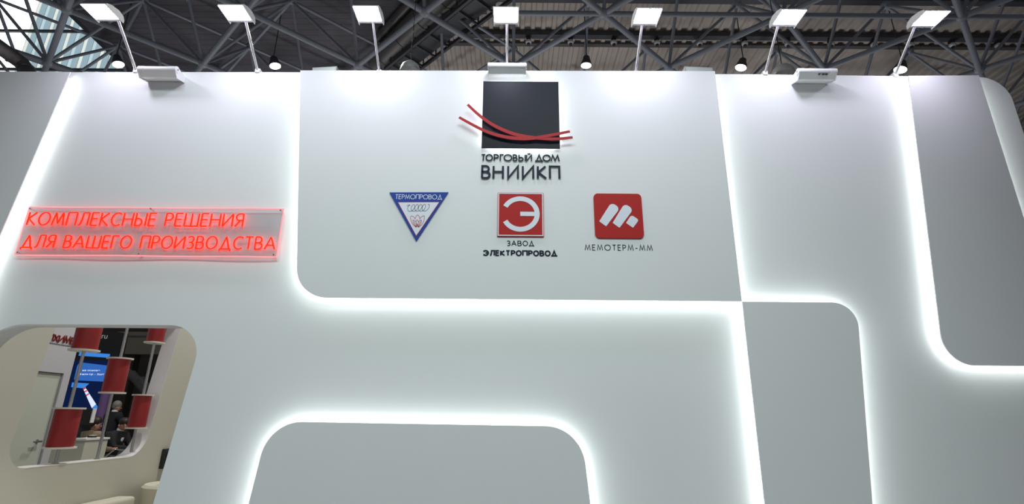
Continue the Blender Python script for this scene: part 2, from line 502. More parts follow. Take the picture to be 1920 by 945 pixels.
raised('tall', 'narrow raised panel with one round top corner', fillet([tl, tr, ext(tr, rb2, 0.04), ext(tl, lb2, 0.04)], [0, 0.19, 0, 0]), lambda m, a, b: m[1] > 0.06)
tl, bl = Q(1703.5, 142), Q(1771, 685)
raised('right', 'tall raised panel near the right end of the wall', fillet([(tl[0], tl[1]), (4.165, Q(1828, 141)[1]), (4.175, bl[1]), bl], [0, 0, 0, 0.235]), lambda m, a, b: m[1] < 4.30)
t0, t1 = Q(131, 137), Q(0, 440)
raised('left', 'dim raised panel at the left end of the wall', [(-4.93, Q(0, 134)[1]), (t0[0], t0[1] + 0.012), ext(t0, t1, 0.04), (-4.93, 0.04)], lambda m, a, b: m[0] > -4.9 and 0.1 < m[1] < 4.30)

# --- lounge side wall with its opening (the wall runs away from the camera)
SX, ST = -4.70, 0.19
def S(px, py): p = atx(px, py, SX); return (p.y, p.z)
SILL = 0.885
jb, jt = S(283, 800), S(338, 618)
far = lambda z: jb[0] + (jt[0] - jb[0]) * (z - jb[1]) / (jt[1] - jb[1])
e0, e1 = S(105, 612), S(41, 778)
near = lambda z: e0[0] + (e1[0] - e0[0]) * (z - e0[1]) / (e1[1] - e0[1])
op = fillet([(near(SILL), SILL), (far(SILL), SILL), (far(2.8), 2.8), (near(2.8), 2.8)], [0.26, 0.26, 0.2, 0.3])
side = struct(MB().prism([[(WT, 0), (5.2, 0), (5.2, 3.6), (WT, 3.6)], op], SX - ST, SX, axis='x').build('wall_left', M['beige']))
# lining of the opening: far reveal and sill board
def lining(name, pts, material, th=0.006):
    b = MB()
    for (a, c) in zip(pts, pts[1:]):
        b.add([(SX + 0.002, a[0], a[1]), (SX + 0.002, c[0], c[1]), (SX - ST - 0.002, c[0], c[1]), (SX - ST - 0.002, a[0], a[1])], [(0, 1, 2, 3)])
    o = b.build(name, material, side)
    md = o.modifiers.new('thick', 'SOLIDIFY'); md.thickness = th; md.offset = 0
    return o
right_part = [p for p in op if p[0] > 2.0 and p[1] < 2.75 and p[1] > SILL + 0.002]
lining('reveal', right_part, M['jamb'])
lining('sill_board', [(near(SILL) + 0.26, SILL + 0.001), (far(SILL) - 0.26, SILL + 0.001)], M['sill'])
# lounge inner wall closing the room behind the stand front
struct(MB().box(4.2, 4.36, WT, 5.2, 0, 4.2).build('wall_right', M['beige']))
struct(MB().box(SX, 4.2, 5.2, 5.3, 0, 3.6).build('wall_rear', M['beige']))

# ================================================================== NEON SIGN
NY = -0.035
n00, n01 = Vector(xz(55, 388, NY)), Vector(xz(531, 392, NY))
n10, n11 = Vector(xz(28, 478.5, NY)), Vector(xz(520, 481, NY))
nx0, nx1 = (n00.x + n10.x) / 2, (n01.x + n11.x) / 2
nz0, nz1 = (n10.y + n11.y) / 2, (n00.y + n01.y) / 2
neon = thing('neon_sign', ((nx0 + nx1) / 2, -0.001, nz0), 'red neon slogan in two lines on a clear acrylic sheet', 'sign')
acr = bpy.data.materials.new('clear_acrylic')
acr.use_nodes = True
nt = acr.node_tree
pr = nt.nodes['Principled BSDF']
pr.inputs['Base Color'].default_value = (0.50, 0.49, 0.50, 1)
pr.inputs['Roughness'].default_value = 0.04
tr_ = nt.nodes.new('ShaderNodeBsdfTransparent')
tr_.inputs[0].default_value = (0.86, 0.86, 0.87, 1)
mxs = nt.nodes.new('ShaderNodeMixShader')
mxs.inputs[0].default_value = 0.42
nt.links.new(tr_.outputs[0], mxs.inputs[1]); nt.links.new(pr.outputs[0], mxs.inputs[2])
nt.links.new(mxs.outputs[0], nt.nodes['Material Output'].inputs[0])
b = MB()
NS = 40                                   # the sheet sags in a gentle wave between its screws
for i in range(NS + 1):
    x = nx0 + (nx1 - nx0) * i / NS
    for z in (nz0, nz1):
        wv = 0.006 * math.sin(i / NS * math.pi * 4) * (1 if z == nz0 else 0.6)
        b.v.append((x, NY + wv, z))
for i in range(NS): b.f.append((2 * i, 2 * i + 2, 2 * i + 3, 2 * i + 1)); b.smooth.append(True)
sheet = b.build('acrylic_sheet', acr, neon)
M['edge'] = emit('edge_lit_acrylic', (1.0, 0.20, 0.22), 2.0)  # emission stands in for neon light caught in the sheet's edges
eb = MB()
for z in (nz0, nz1): eb.tube([(nx0 + (nx1 - nx0) * i / 30, NY + 0.006 * math.sin(i / 30 * math.pi * 4) * (1 if z == nz0 else 0.6), z) for i in range(31)], 0.004, 6)
for x in (nx0, nx1): eb.cyl((x, NY, nz0), (x, NY, nz1), 0.004, n=6)
eb.build('glowing_edge', M['edge'], neon)
M['neon'] = emit('red_neon_tube', (1.0, 0.0065, 0.0008), 6.0)
for px, py in ((58, 392), (284, 392), (527, 395), (35, 474), (262, 477), (514, 478)):
    p = aty(px, py, NY)
    MB().cyl((p.x, -0.002, p.z), (p.x, NY - 0.012, p.z), 0.007, n=10).build('screw', M['chrome'], neon)
TY = NY - 0.016
def soften(st, r=0.007):
    out = [st[0]]
    for a, b_, c in zip(st, st[1:], st[2:]):
        A, B, C_ = Vector(a), Vector(b_), Vector(c)
        u, v = B - A, C_ - B
        if u.length > 2 * r and v.length > 2 * r and u.angle(v) > 0.5:
            p, q = B - u.normalized() * r, B + v.normalized() * r
            for k in range(5):
                t = k / 4
                out.append(tuple(p * (1 - t) ** 2 + B * 2 * t * (1 - t) + q * t * t))
        else: out.append(b_)
    return out + [st[-1]]
def neon_line(text, p0, p1, ztop, zbot):
    x0, z_ = xz(*p0, TY); x1, z2 = xz(*p1, TY)
    zt = xz(*ztop, TY)[1]; zb = xz(*zbot, TY)[1]
    for ch, sts in layout(text, x0, x1, zb, zt, gap=0.235, space=0.30, narrow={'О': 0.82, 'С': 0.84, 'М': 0.92}):
        bb = MB()
        for st in sts: bb.tube([(p[0], TY, p[1]) for p in soften(st)], 0.0053, 8)
        bb.build('letter', M['neon'], neon)
neon_line('КОМПЛЕКСНЫЕ РЕШЕНИЯ', (49.5, 422), (454, 423), (250, 399.5), (250, 423.2))
neon_line('ДЛЯ ВАШЕГО ПРОИЗВОДСТВА', (38, 464), (514.5, 467), (270, 442.5), (270, 465.5))

# ================================================================== LOGOS ON THE RAISED PANEL
LY = PY - 0.030
p00, p11 = xz(907, 152.3, LY), xz(1049.5, 278.5, LY)
sx0, sx1 = xz(904.5, 215, LY)[0], xz(1048.5, 215, LY)[0]
plq = thing('logo_plaque', ((sx0 + sx1) / 2, PY, p11[1]), 'large dark square plaque crossed by two red curved strips', 'logo')
sq = [(sx0, p11[1]), (sx1, p11[1]), (sx1, p00[1]), (sx0, p00[1])]
MB().prism(sq, LY, LY + 0.008).build('plate', M['navy'], plq)
MB().prism(inset(sq, 0.045), LY + 0.008, PY - 0.0005).build('spacer', M['white'], plq)
lb_ = MB(); st = inset(sq, 0.0435)
for i in range(4):
    (x0, z0), (x1, z1) = st[i], st[(i + 1) % 4]
    lb_.add([(x0, LY + 0.01, z0), (x1, LY + 0.01, z1), (x1, PY - 0.003, z1), (x0, PY - 0.003, z0)], [(0, 1, 2, 3)])
M['led2'] = emit('logo_backlight', (0.95, 0.98, 1.0), 42.0)
lb_.build('backlight', M['led2'], plq, fix=False)
def zl(p): return (840 + p[0] / 3.936, 110 + p[1] / 3.936)
WY = LY - 0.03
W1 = [(145, 338), (200, 390), (260, 440), (330, 487), (400, 522), (480, 553), (560, 572), (640, 583), (700, 589), (760, 592), (830, 589), (920, 580)]
W2 = [(82, 432), (150, 470), (240, 517), (320, 550), (400, 572), (480, 585), (560, 590), (640, 585), (700, 575), (770, 562), (830, 550), (900, 536)]
def smooth(pts, n=6):
    P = [Vector(p) for p in pts]; out = []
    for i in range(len(P) - 1):
        a, b_, c, d = P[max(i - 1, 0)], P[i], P[i + 1], P[min(i + 2, len(P) - 1)]
        for j in range(n):
            t = j / n
            out.append(0.5 * ((2 * b_) + (c - a) * t + (2 * a - 5 * b_ + 4 * c - d) * t * t + (3 * b_ - a - 3 * c + d) * t ** 3))
    out.append(P[-1]); return out
for k, W in enumerate((W1, W2)):
    pts = [xz(*zl(p), WY - 0.001 * k) for p in smooth(W)]
    m = len(pts)
    wd = [0.021 + 0.010 * math.sin(math.pi * i / (m - 1)) for i in range(m)]
    MB().ribbon(pts, wd, WY - 0.001 * k, WY - 0.001 * k + 0.004).build('curved_strip', M['wire'], plq)
    for f in (0.3, 0.6):
        q = pts[int(f * (m - 1))]
        MB().cyl((q[0], WY + 0.003, q[1]), (q[0], LY - 0.001, q[1]), 0.004, n=8).build('standoff', M['alu'], plq)

def box_of(px0, px1, pyt, pyb, y):
    c = ((px0 + px1) / 2, (pyt + pyb) / 2)
    return xz(px0, c[1], y)[0], xz(px1, c[1], y)[0], xz(c[0], pyb, y)[1], xz(c[0], pyt, y)[1]
TYL = PY - 0.013
def spans(lst, y, py): return [None if s is None else (xz(840 + s[0] / 3.936, py, y)[0], xz(840 + s[1] / 3.936, py, y)[0]) for s in lst]
x0, x1, z0, z1 = box_of(903, 1048, 290.3, 301.3, TYL)
t = thing('small_lettering', ((x0 + x1) / 2, PY, z0), 'smaller row of dark raised letters just under the square plaque', 'lettering')
flat_letters(layout('ТОРГОВЫЙ ДОМ', x0, x1, z0, z1, spans=spans([(247, 274), (281, 327), (341, 371), (386, 410), (414, 470), (482, 509), (524, 570), (580, 616), None, (646, 696), (702, 754), (762, 820)], TYL, 296)), 0.0105, TYL, TYL + 0.005, M['letter'], t)
x0, x1, z0, z1 = box_of(903, 1050, 311.5, 334, TYL)
t2 = thing('large_lettering', ((x0 + x1) / 2, PY, z0), 'large row of dark raised letters second below the square plaque', 'lettering')
flat_letters(layout('ВНИИКП', x0, x1, z0, z1, spans=spans([(252, 308), (336, 405), (444, 516), (552, 629), (663, 722), (752, 822)], TYL, 323)), 0.0165, TYL, TYL + 0.005, M['letter'], t2)

# triangular badge
BY = PY - 0.012
def qz(p): return (710 + p[0] / 3.623, 340 + p[1] / 3.623)
tri = [xz(730, 360.6, BY), xz(840.5, 360.3, BY), xz(780.3, 452, BY)]
bd = thing('triangular_badge', (tri[2][0], PY, tri[2][1]), 'blue and white triangular badge pointing down', 'logo')
MB().prism(tri, BY, PY - 0.0005).build('plate', M['blue'], bd)
itri = [xz(745.2, 378.9, BY), xz(824.8, 378.6, BY), xz(780.4, 443.6, BY)]
MB().prism(itri, BY - 0.001, BY - 0.0002).build('red_border', M['plaquered'], bd)
MB().prism(inset(itri, 0.0042), BY - 0.002, BY - 0.0012).build('white_field', M['plaquewhite'], bd)
x0, x1, z0, z1 = box_of(741.5, 828.5, 365.2, 373.2, BY)
flat_letters(layout('ТЕРМОПРОВОД', x0, x1, z0, z1, gap=0.2), 0.0046, BY - 0.0012, BY - 0.0002, M['plaquewhite'], bd)
coil = []
for i in range(141):
    u = i / 140; th = u * 2 * math.pi * 5 + math.pi / 2 + 0.25
    px = 767.5 + u * 34 + 4.6 * math.cos(th) * (1 if 0.02 < u < 0.98 else 0.6) + 2.0 * (math.sin(th))
    py = 390.2 - 6.3 * math.sin(th) - 0.6 * u
    coil.append((px, py))
coil = [(763, 385.6)] + [c for c in coil] + [(805.5, 383.9)]
MB().ribbon([xz(*c, BY) for c in coil], 0.0026, BY - 0.0032, BY - 0.0022).build('coil_mark', M['letter'], bd)
def petal(pts): return [xz(730 + p[0] / 8.59, 350 + p[1] / 8.59, BY) for p in smooth(pts, 5)]
lot = MB()
for k, pts in enumerate([
        [(440, 655), (385, 615), (350, 540), (345, 478), (385, 480), (420, 520)], [(460, 655), (520, 615), (558, 545), (565, 476), (525, 482), (488, 520)],
        [(418, 525), (425, 490), (456, 455), (485, 490), (490, 525)], [(440, 650), (400, 610), (380, 545), (405, 545), (428, 570)], [(462, 650), (500, 610), (520, 545), (492, 545), (470, 570)],
        [(442, 640), (415, 600), (400, 560)], [(460, 640), (485, 600), (500, 560)], [(450, 640), (435, 600), (432, 560), (450, 535), (468, 560), (465, 600), (450, 640)],
        [(420, 655), (436, 640), (450, 600), (466, 640), (480, 655)]]):
    lot.ribbon(petal(pts), 0.0030, BY - 0.0032 - 0.00006 * k, BY - 0.0022)
lot.build('flower_mark', M['plaquered'], bd)

# square red badge with a round letter
s0, s1, sb, st_ = box_of(932.8, 1019.3, 361.3, 443.2, BY)
eb_ = thing('square_badge', ((s0 + s1) / 2, PY, sb), 'red square badge with a round white letter and white border', 'logo')
sq = [(s0, sb), (s1, sb), (s1, st_), (s0, st_)]
MB().prism(sq, BY, PY - 0.0005).build('plate', M['plaquered'], eb_)
MB().prism([inset(sq, 0.0035), inset(sq, 0.0115)], BY - 0.001, BY - 0.0002).build('white_border', M['plaquewhite'], eb_)
c = xz(*qz((962, 221)), BY)
ro = 115 / 3.623 * (s1 - s0) / 86.5
MB().ribbon(arc(c[0], c[1], ro, ro * 0.97, 152, -152, 48), 0.0405, BY - 0.0015, BY - 0.0002).ribbon([(c[0], c[1]), (c[0] + ro - 0.005, c[1])], 0.037, BY - 0.0017, BY - 0.0002).build('round_letter', M['plaquewhite'], eb_)
x0, x1, z0, z1 = box_of(949.8, 1001.5, 451.3, 461.3, PY - 0.002)
t = thing('regular_caption', ((x0 + x1) / 2, PY, z0), 'short dark caption in regular type right below the red square badge', 'lettering')
flat_letters(layout('ЗАВОД', x0 + 0.003, x1 - 0.003, z0 + 0.003, z1 - 0.003, gap=0.26, narrow={'О': 0.74, 'А': 0.92, 'Д': 0.85, 'В': 1.05}), 0.0066, PY - 0.002, PY - 0.0002, M['letter'], t)
x0, x1, z0, z1 = box_of(906.8, 1044.3, 469.5, 480, PY - 0.002)
t = thing('bold_caption', ((x0 + x1) / 2, PY, z0), 'long dark caption in bold type, second line below the red square badge', 'lettering')
flat_letters(layout('ЭЛЕКТРОПРОВОД', x0 + 0.004, x1 - 0.004, z0 + 0.004, z1 - 0.004, gap=0.27, narrow={'О': 0.72, 'Д': 0.86}), 0.0122, PY - 0.002, PY - 0.0002, M['letter'], t)

# rounded red badge with three white bars
s0, s1, sb, st_ = box_of(1114.5, 1205, 363, 446.3, BY)
rbdg = thing('rounded_badge', ((s0 + s1) / 2, PY, sb), 'red badge with rounded corners and three slanted white bars', 'logo')
MB().prism(fillet([(s0, sb), (s1, sb), (s1, st_), (s0, st_)], [0.035] * 4, 6), BY, PY - 0.0005).build('plate', M['plaquered'], rbdg)
def bar(pts, cut): return fillet([xz(*qz(p), BY) for p in pts], cut, 6)
for pts, cut in (([(1498, 272), (1545, 306), (1640, 182), (1580, 143)], [0.003, 0.003, 0.036, 0.036]), ([(1589, 282), (1636, 316), (1730, 190), (1670, 150)], [0.003, 0.003, 0.036, 0.036]), ([(1680, 283), (1728, 316), (1768, 262), (1716, 228)], [0.003, 0.003, 0.02, 0.022])):
    MB().prism(bar(pts, cut), BY - 0.0015, BY - 0.0002).build('white_bar', M['plaquewhite'], rbdg)
x0, x1, z0, z1 = box_of(1097, 1223, 459.3, 469.3, PY - 0.002)
t = thing('thin_caption', ((x0 + x1) / 2, PY, z0), 'thin dark caption under the red badge with rounded corners', 'lettering')
flat_letters(layout('МЕМОТЕРМ-ММ', x0, x1, z0, z1, gap=0.38), 0.0055, PY - 0.002, PY - 0.0002, M['letter'], t)

# ================================================================== ARM LAMPS ON THE WALL TOP
HW, HL = 0.205, 0.165
def arm_lamp(X, label, dx=0.0):
    zb = wall_top(X) + (0.004 if abs(X) > 1.85 else -0.002)
    L = thing('arm_floodlight', (X, 0.03, zb), label, 'lamp', 'arm floodlights along the top of the wall')
    MB().box(X - 0.022, X + 0.022, -0.012, 0.05, zb - 0.012, zb + 0.03, 0.006).build('clamp', M['white'], L)
    MB().cyl((X, -0.004, zb + 0.015), (X, -0.325, 4.655), 0.0105, n=12).build('arm', M['alu'], L)
    hx = X + dx
    y1, y0, hz = -0.335, -0.335 - HL, 4.645
    prof = [(y0, hz + 0.002), (y0 + 0.006, hz + 0.018), (y0 + 0.05, hz + 0.038), (y1 - 0.04, hz + 0.052), (y1 + 0.012, hz + 0.045), (y1 + 0.03, hz + 0.018), (y1 + 0.028, hz), (y1, hz - 0.003)]
    MB().prism(prof, hx - HW / 2, hx + HW / 2, axis='x').build('housing', M['lampbody'], L)
    for s in (-1, 1):
        cp = [(y0 - 0.002, hz - 0.004), (y0 + 0.01, hz + 0.022), (y0 + 0.06, hz + 0.046), (y1 - 0.03, hz + 0.062), (y1 + 0.025, hz + 0.05), (y1 + 0.045, hz + 0.02), (y1 + 0.045, hz - 0.006)]
        xa = hx + s * HW / 2
        MB().prism(cp, min(xa, xa + s * 0.006), max(xa, xa + s * 0.006), axis='x').build('end_cheek', M['white'], L)
    MB().add([(hx - HW / 2 + 0.006, y0 + 0.006, hz - 0.0045), (hx + HW / 2 - 0.006, y0 + 0.006, hz - 0.0045), (hx + HW / 2 - 0.006, y1 - 0.002, hz - 0.0045), (hx - HW / 2 + 0.006, y1 - 0.002, hz - 0.0045)], [(0, 1, 2, 3)]).build('light_face', M['lampface'], L, fix=False)
    return L
order = ['first', 'second', 'third', 'fourth, middle', 'fifth', 'sixth', 'seventh, last']
heads = [(199, 44), (449, 44), (694, 43), (949, 40), (1209, 41), (1471, 47), (1731, 48)]
bases = [-3.43, -2.325, -1.22, -0.058, 1.112, 2.29, 3.475]
for i, (bx, hd) in enumerate(zip(bases, heads)):
    hx = aty(hd[0], hd[1], -0.335).x
    arm_lamp(bx, '%s lit arm floodlight from the left on the wall top' % order[i], hx - bx)

# ================================================================== WHITE TUBE FIXTURES ON THE WALL TOP
def tube_fixture(px, py, label, y=0.0):
    cy, r, h = y - (0.125 if y == 0 else 0.075), 0.030, 0.168
    c_ = aty(px, py, cy)
    x, cz = c_.x, c_.z
    zt = wall_top(x) if y == 0 else cz - 0.03
    F = thing('tube_fixture', (x, y, zt), label, 'lamp', 'white tube fixtures clipped to the wall top')
    MB().cyl((x - h + 0.05, cy, cz), (x + h - 0.05, cy, cz), r, n=24).build('tube', M['white'], F)
    for s in (-1, 1):
        c = MB().cyl((x + s * (h - 0.055), cy, cz), (x + s * h, cy, cz), r * 1.05, n=24)
        c.cyl((x + s * h, cy, cz), (x + s * (h + 0.004), cy, cz), r * 0.8, n=20)
        cap = c.build('end_cap', M['white'], F)
        MB().cyl((x + s * (h + 0.004), cy, cz), (x + s * (h + 0.006), cy, cz), 0.006, n=10).build('socket_hole', M['dark'], cap)
    # wedge bracket from the tube back and down to the wall
    wp = [(cy - 0.024, cz - 0.016), (cy + 0.020, cz - 0.062), (cy + 0.026, cz - 0.062), (y - 0.004, cz - 0.030), (y - 0.004, cz + 0.020), (cy + 0.02, cz + 0.020)]
    MB().prism(wp, x - h + 0.012, x + h - 0.012, axis='x').build('bracket', M['white'], F)
    for s in (-1, 1):
        ep = [(cy - 0.02, cz - 0.024), (cy + 0.018, cz - 0.072), (y - 0.003, cz - 0.045), (y - 0.003, cz + 0.010), (cy + 0.02, cz + 0.026)]
        xa = x + s * (h - 0.010)
        MB().prism(ep, min(xa, xa + s * 0.008), max(xa, xa + s * 0.008), axis='x').build('side_plate', M['white'], F)
    return F
fx = tube_fixture(297, 131, 'white tube fixture on the wall top above the neon sign')
tube_fixture(951, 124.5, 'white tube fixture directly above the dark square plaque', PY)
fr = tube_fixture(1531, 135, 'white tube fixture on the right with a printed sticker')
fp = world_of(fr)
stk = MB(); stz = aty(1531, 135, -0.125).z
for a, b_ in ((0.005, 0.02), (0.035, 0.058), (0.065, 0.085)):
    stk.box(fp.x + a, fp.x + b_, fp.y - 0.1435, fp.y - 0.1325, stz - 0.037, stz - 0.028)
stk.build('sticker_print', M['dark'], fr)

# small things standing behind the wall top
def box_head(px0, px1, pyt, pyb, tilt, label):
    y = 0.34
    a, b_ = aty(px0, pyb, y), aty(px1, pyt, y)
    t = thing('floodlight_case', ((a.x + b_.x) / 2, y, 4.36), label, 'lamp', 'grey cases lying behind the wall top')
    zt = b_.z
    prof = [(a.x, 4.36), (b_.x, 4.36), (b_.x, zt + max(tilt, 0)), (a.x, zt + max(-tilt, 0))]
    MB().prism(prof, y - 0.01, y + 0.12).build('case', M['lampbody'], t)
    MB().prism([(a.x + 0.01, 4.375), (b_.x - 0.01, 4.375), (b_.x - 0.01, zt + max(tilt, 0) - 0.012), (a.x + 0.01, zt + max(-tilt, 0) - 0.012)], y - 0.013, y - 0.0102).build('back_plate', M['alu'], t)
    MB().box((a.x + b_.x) / 2 - 0.02, (a.x + b_.x) / 2 + 0.02, WT + 0.002, y - 0.011, 4.30, 4.36).build('bracket', M['alu'], t)
box_head(586, 632, 128.5, 133, 0.02, 'grey flat case tilted behind the wall top, left of the middle')
box_head(1284, 1335, 128, 135, -0.012, 'grey flat case behind the wall top, right of the middle')
def dome(px, py, r, y, label):
    p = aty(px, py, y)
    t = thing('reflector_lamp', (p.x, y, p.z), label, 'lamp', 'unlit reflector lamps behind the wall')
    MB().lathe([(r, 0), (r * 0.97, r * 0.3), (r * 0.85, r * 0.6), (r * 0.6, r * 0.85), (r * 0.25, r * 0.98), (0.0, r)], p, 24).build('reflector', M['lampbody'], t)
    MB().lathe([(r * 1.04, -0.02), (r * 1.04, 0.0), (r, 0.0)], p, 24).build('rim', M['alu'], t)
    MB().lathe([(0.0, -0.10), (0.03, -0.09), (0.03, -0.02), (0.02, 0.03)], p, 12).build('bulb', M['white'], t)
    MB().cyl((p.x, y, p.z + r), (p.x, y, 8.5), 0.006, n=6).build('hanger', M['dark'], t)
dome(769, 133, 0.13, 1.8, 'grey dome reflector peeping over the wall top left of the middle')
dome(1469, 141, 0.145, 1.8, 'grey dome reflector peeping over the wall beside the right tube fixture')

# ================================================================== ROOF OF THE HALL
ZL, ZU, DX, DY = 8.6, 10.3, 3.35, 3.1
AX0, AY0 = 1.68, 3.90
DECK = 10.95
tube_me = bpy.data.meshes.new('tube')
bmq = bmesh.new(); bmesh.ops.create_cone(bmq, cap_ends=True, segments=12, radius1=1, radius2=1, depth=1); bmq.to_mesh(tube_me); bmq.free()
for p_ in tube_me.polygons: p_.use_smooth = True
tube_me.set_sharp_from_angle(angle=math.radians(50))
tube_me.materials.append(M['tubeg'])
joint_me = bpy.data.meshes.new('joint')
bmq = bmesh.new(); bmesh.ops.create_icosphere(bmq, subdivisions=2, radius=1); bmq.to_mesh(joint_me); bmq.free()
for p_ in joint_me.polygons: p_.use_smooth = True
joint_me.materials.append(M['tubeg'])
frame = thing('roof_space_frame', (0, 4, ZL), 'grey tubular space frame under the hall roof', 'roof frame')
def tube_part(a, b_, r, name='tube'):
    a, b_ = Vector(a), Vector(b_)
    o = bpy.data.objects.new(name, tube_me)
    COL.objects.link(o); o.parent = frame
    d = b_ - a
    o.rotation_mode = 'QUATERNION'
    o.rotation_quaternion = Vector((0, 0, 1)).rotation_difference(d.normalized())
    o.location = (a + b_) / 2 - frame.location
    o.scale = (r, r, d.length)
    return o
def in_view(p, mx=150):
    q = Vector(p) - CAM
    z = -q.dot(_bv)
    if z < 0.5: return False
    x = 960 + FPX * q.dot(CR) / z; y = 472.5 - FPX * q.dot(CU) / z
    return -mx < x < 1920 + mx and -mx * 1.6 < y < 260
_bv = Vector((0, -_ct, -_st))
lower, upper = [], []   # nodes of the two layers
for i in range(-5, 6):
    for j in range(-1, 2):
        lower.append(Vector((AX0 + DX * i, AY0 + DY * j, ZL)))
        lower.append(Vector((DX * i, AY0 + DY / 2 + DY * j, ZL)))
        upper.append(Vector((AX0 + DX * i, AY0 + DY / 2 + DY * j, ZU)))
        upper.append(Vector((DX * i, AY0 + DY * j, ZU)))
used = set()
ntube = 0
def link(a, b_, r):
    global ntube
    if not (in_view(a) or in_view(b_) or in_view((a + b_) / 2, 0)): return
    tube_part(a, b_, r); ntube += 1
    used.add(tuple(a)); used.add(tuple(b_))
dd = math.hypot(DX / 2, DY / 2)
for i, a in enumerate(lower):
    for b_ in lower[i + 1:]:
        if abs((a - b_).length - dd) < 0.05: link(a, b_, 0.058)
    for u in upper:
        v = u - a
        if (abs(v.x) < 0.1 and abs(abs(v.y) - DY / 2) < 0.05) or (abs(v.y) < 0.1 and abs(abs(v.x) - DX / 2) < 0.05): link(a, u, 0.034)
for i, a in enumerate(upper):
    for b_ in upper[i + 1:]:
        if abs((a - b_).length - dd) < 0.05 and (a.x + b_.x) / 2 < -0.5: link(a, b_, 0.036)
for i in range(0, 5):                                          # straight chord along the nearest row on the right
    a = Vector((AX0 + DX * i, AY0, ZL)); link(a, a + Vector((DX, 0, 0)), 0.048)
link(Vector((AX0, AY0, ZL)), Vector((AX0 - DX * 0.5, AY0, ZL)), 0.048)
for c in used:
    o = bpy.data.objects.new('joint', joint_me); COL.objects.link(o); o.parent = frame
    o.location = Vector(c) - frame.location
    o.scale = (0.11, 0.11, 0.09)
print('tubes', ntube, 'joints', len(used))

# corrugated deck, ribs running away from the camera on the right, across on the left
d0, d1 = atz(985, -40, DECK), atz(700, 150, DECK)
def xsplit(y): return d0.x + (d1.x - d0.x) * (y - d0.y) / (d1.y - d0.y)
deck = MB()
pitch = 0.27
x = -9.0
prof = []
while x < 22:
    prof += [(x, DECK), (x + pitch * 0.32, DECK), (x + pitch * 0.42, DECK + 0.05), (x + pitch * 0.90, DECK + 0.05)]
    x += pitch
for (xa, za), (xb, zb) in zip(prof, prof[1:]):
    deck.add([(xa, -3, za), (xb, -3, zb), (xb, 26, zb), (xa, 26, za)], [(0, 1, 2, 3)])
ceil = struct(deck.build('ceiling', M['deck'], fix=False))
e_0, e_1 = atz(121, 14, DECK - 0.12), atz(246, 132, DECK - 0.12)
def xleft(y): return e_0.x + (e_1.x - e_0.x) * (y - e_0.y) / (e_1.y - e_0.y)
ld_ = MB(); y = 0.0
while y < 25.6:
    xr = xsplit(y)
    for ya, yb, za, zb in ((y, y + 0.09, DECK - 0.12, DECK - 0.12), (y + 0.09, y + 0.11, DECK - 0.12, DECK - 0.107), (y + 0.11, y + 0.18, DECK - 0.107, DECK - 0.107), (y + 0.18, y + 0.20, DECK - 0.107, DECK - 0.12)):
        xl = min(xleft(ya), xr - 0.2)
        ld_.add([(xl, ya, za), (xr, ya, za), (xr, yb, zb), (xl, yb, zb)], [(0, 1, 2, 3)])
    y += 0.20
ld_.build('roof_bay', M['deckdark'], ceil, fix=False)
# purlins
for py, hgt, dp in ((3, 0.14, 0.16), (72, 0.13, 0.16), (93, 0.04, 0.12)):
    yy = atz(1400, py, DECK - 0.15).y
    xa = xsplit(yy) + 0.3
    MB().box(xa, 22, yy - dp / 2, yy + dp / 2, DECK - 0.02 - hgt, DECK - 0.02).build('purlin', M['beam'] if py != 93 else M['duct'], ceil)
# unlit bulb reflectors under the purlin
tmpl = None
bulbs = [(991, 80), (1070, 80), (1151, 81), (1232, 82), (1312, 84), (1397, 86), (1478, 86), (1559, 87), (1640, 88), (1709, 87), (1787, 90), (1873, 88)]
nm = ['1st', '2nd', '3rd', '4th', '5th', '6th', '7th', '8th', '9th', '10th', '11th', '12th']
yy = atz(1400, 72, DECK - 0.15).y
zz = DECK - 0.19
for k, (px, py) in enumerate(bulbs):
    d = ray(px, py); tt = (yy - CAM.y) / d.y
    loc = Vector((CAM.x + d.x * tt, yy, zz))
    lab = '%s small unlit glass lamp from the left under the dark roof beam' % nm[k]
    if tmpl is None:
        tmpl = thing('beam_lamp', loc, lab, 'lamp', 'unlit lamps under the dark roof beam')
        MB().box(loc.x - 0.055, loc.x + 0.055, loc.y - 0.05, loc.y + 0.05, loc.z - 0.05, loc.z).build('socket', M['dark'], tmpl)
        MB().lathe([(0.03, -0.05), (0.075, -0.09), (0.085, -0.12), (0.07, -0.16), (0.045, -0.175)], loc, 14).build('glass_bowl', M['lampbody'], tmpl)
        MB().lathe([(0.045, -0.175), (0.04, -0.21), (0.0, -0.215)], loc, 12).build('end_cap', M['dark'], tmpl)
    else: dup(tmpl, loc, lab)

# lit high-bay lamps
def bay(px, py, z, r, tilt, col, strength, label):
    p = atz(px, py, z)
    t = thing('high_bay_lamp', p, label, 'lamp', 'lit round lamps hanging from the roof')
    ax = Vector(tilt).normalized()
    up = -ax
    MB().lathe([(r * 1.0, 0.0), (r * 1.02, 0.03), (r * 0.8, 0.12), (r * 0.72, 0.14), (r * 0.60, 0.22), (r * 0.3, 0.25), (0.0, 0.25)], p, 20, up).build('housing', M['beam'], t)
    m_ = emit('lamp_glow', col, strength)
    MB().lathe([(0.0, -0.012), (r * 0.6, -0.010), (r * 0.95, 0.0)], p, 20, up).build('lens', m_, t)
    q = p + up * 0.24
    MB().cyl(q, (q.x, q.y, ZU + 0.4), 0.012, n=6).build('hanger', M['beam'], t)
bay(222, 121, 8.7, 0.115, (0.35, 0.05, -0.9), (0.75, 1.0, 0.93), 9, 'lit round lamp with greenish light left of the first arm floodlight')
bay(516, 124, 8.9, 0.125, (0.25, 0.05, -0.9), (1.0, 0.93, 0.72), 9, 'lit round warm lamp beside the second arm floodlight')
bay(1099, 123, 8.9, 0.120, (-0.05, 0.05, -0.9), (1.0, 0.98, 0.95), 9, 'lit round lamp right of the middle tube fixture')
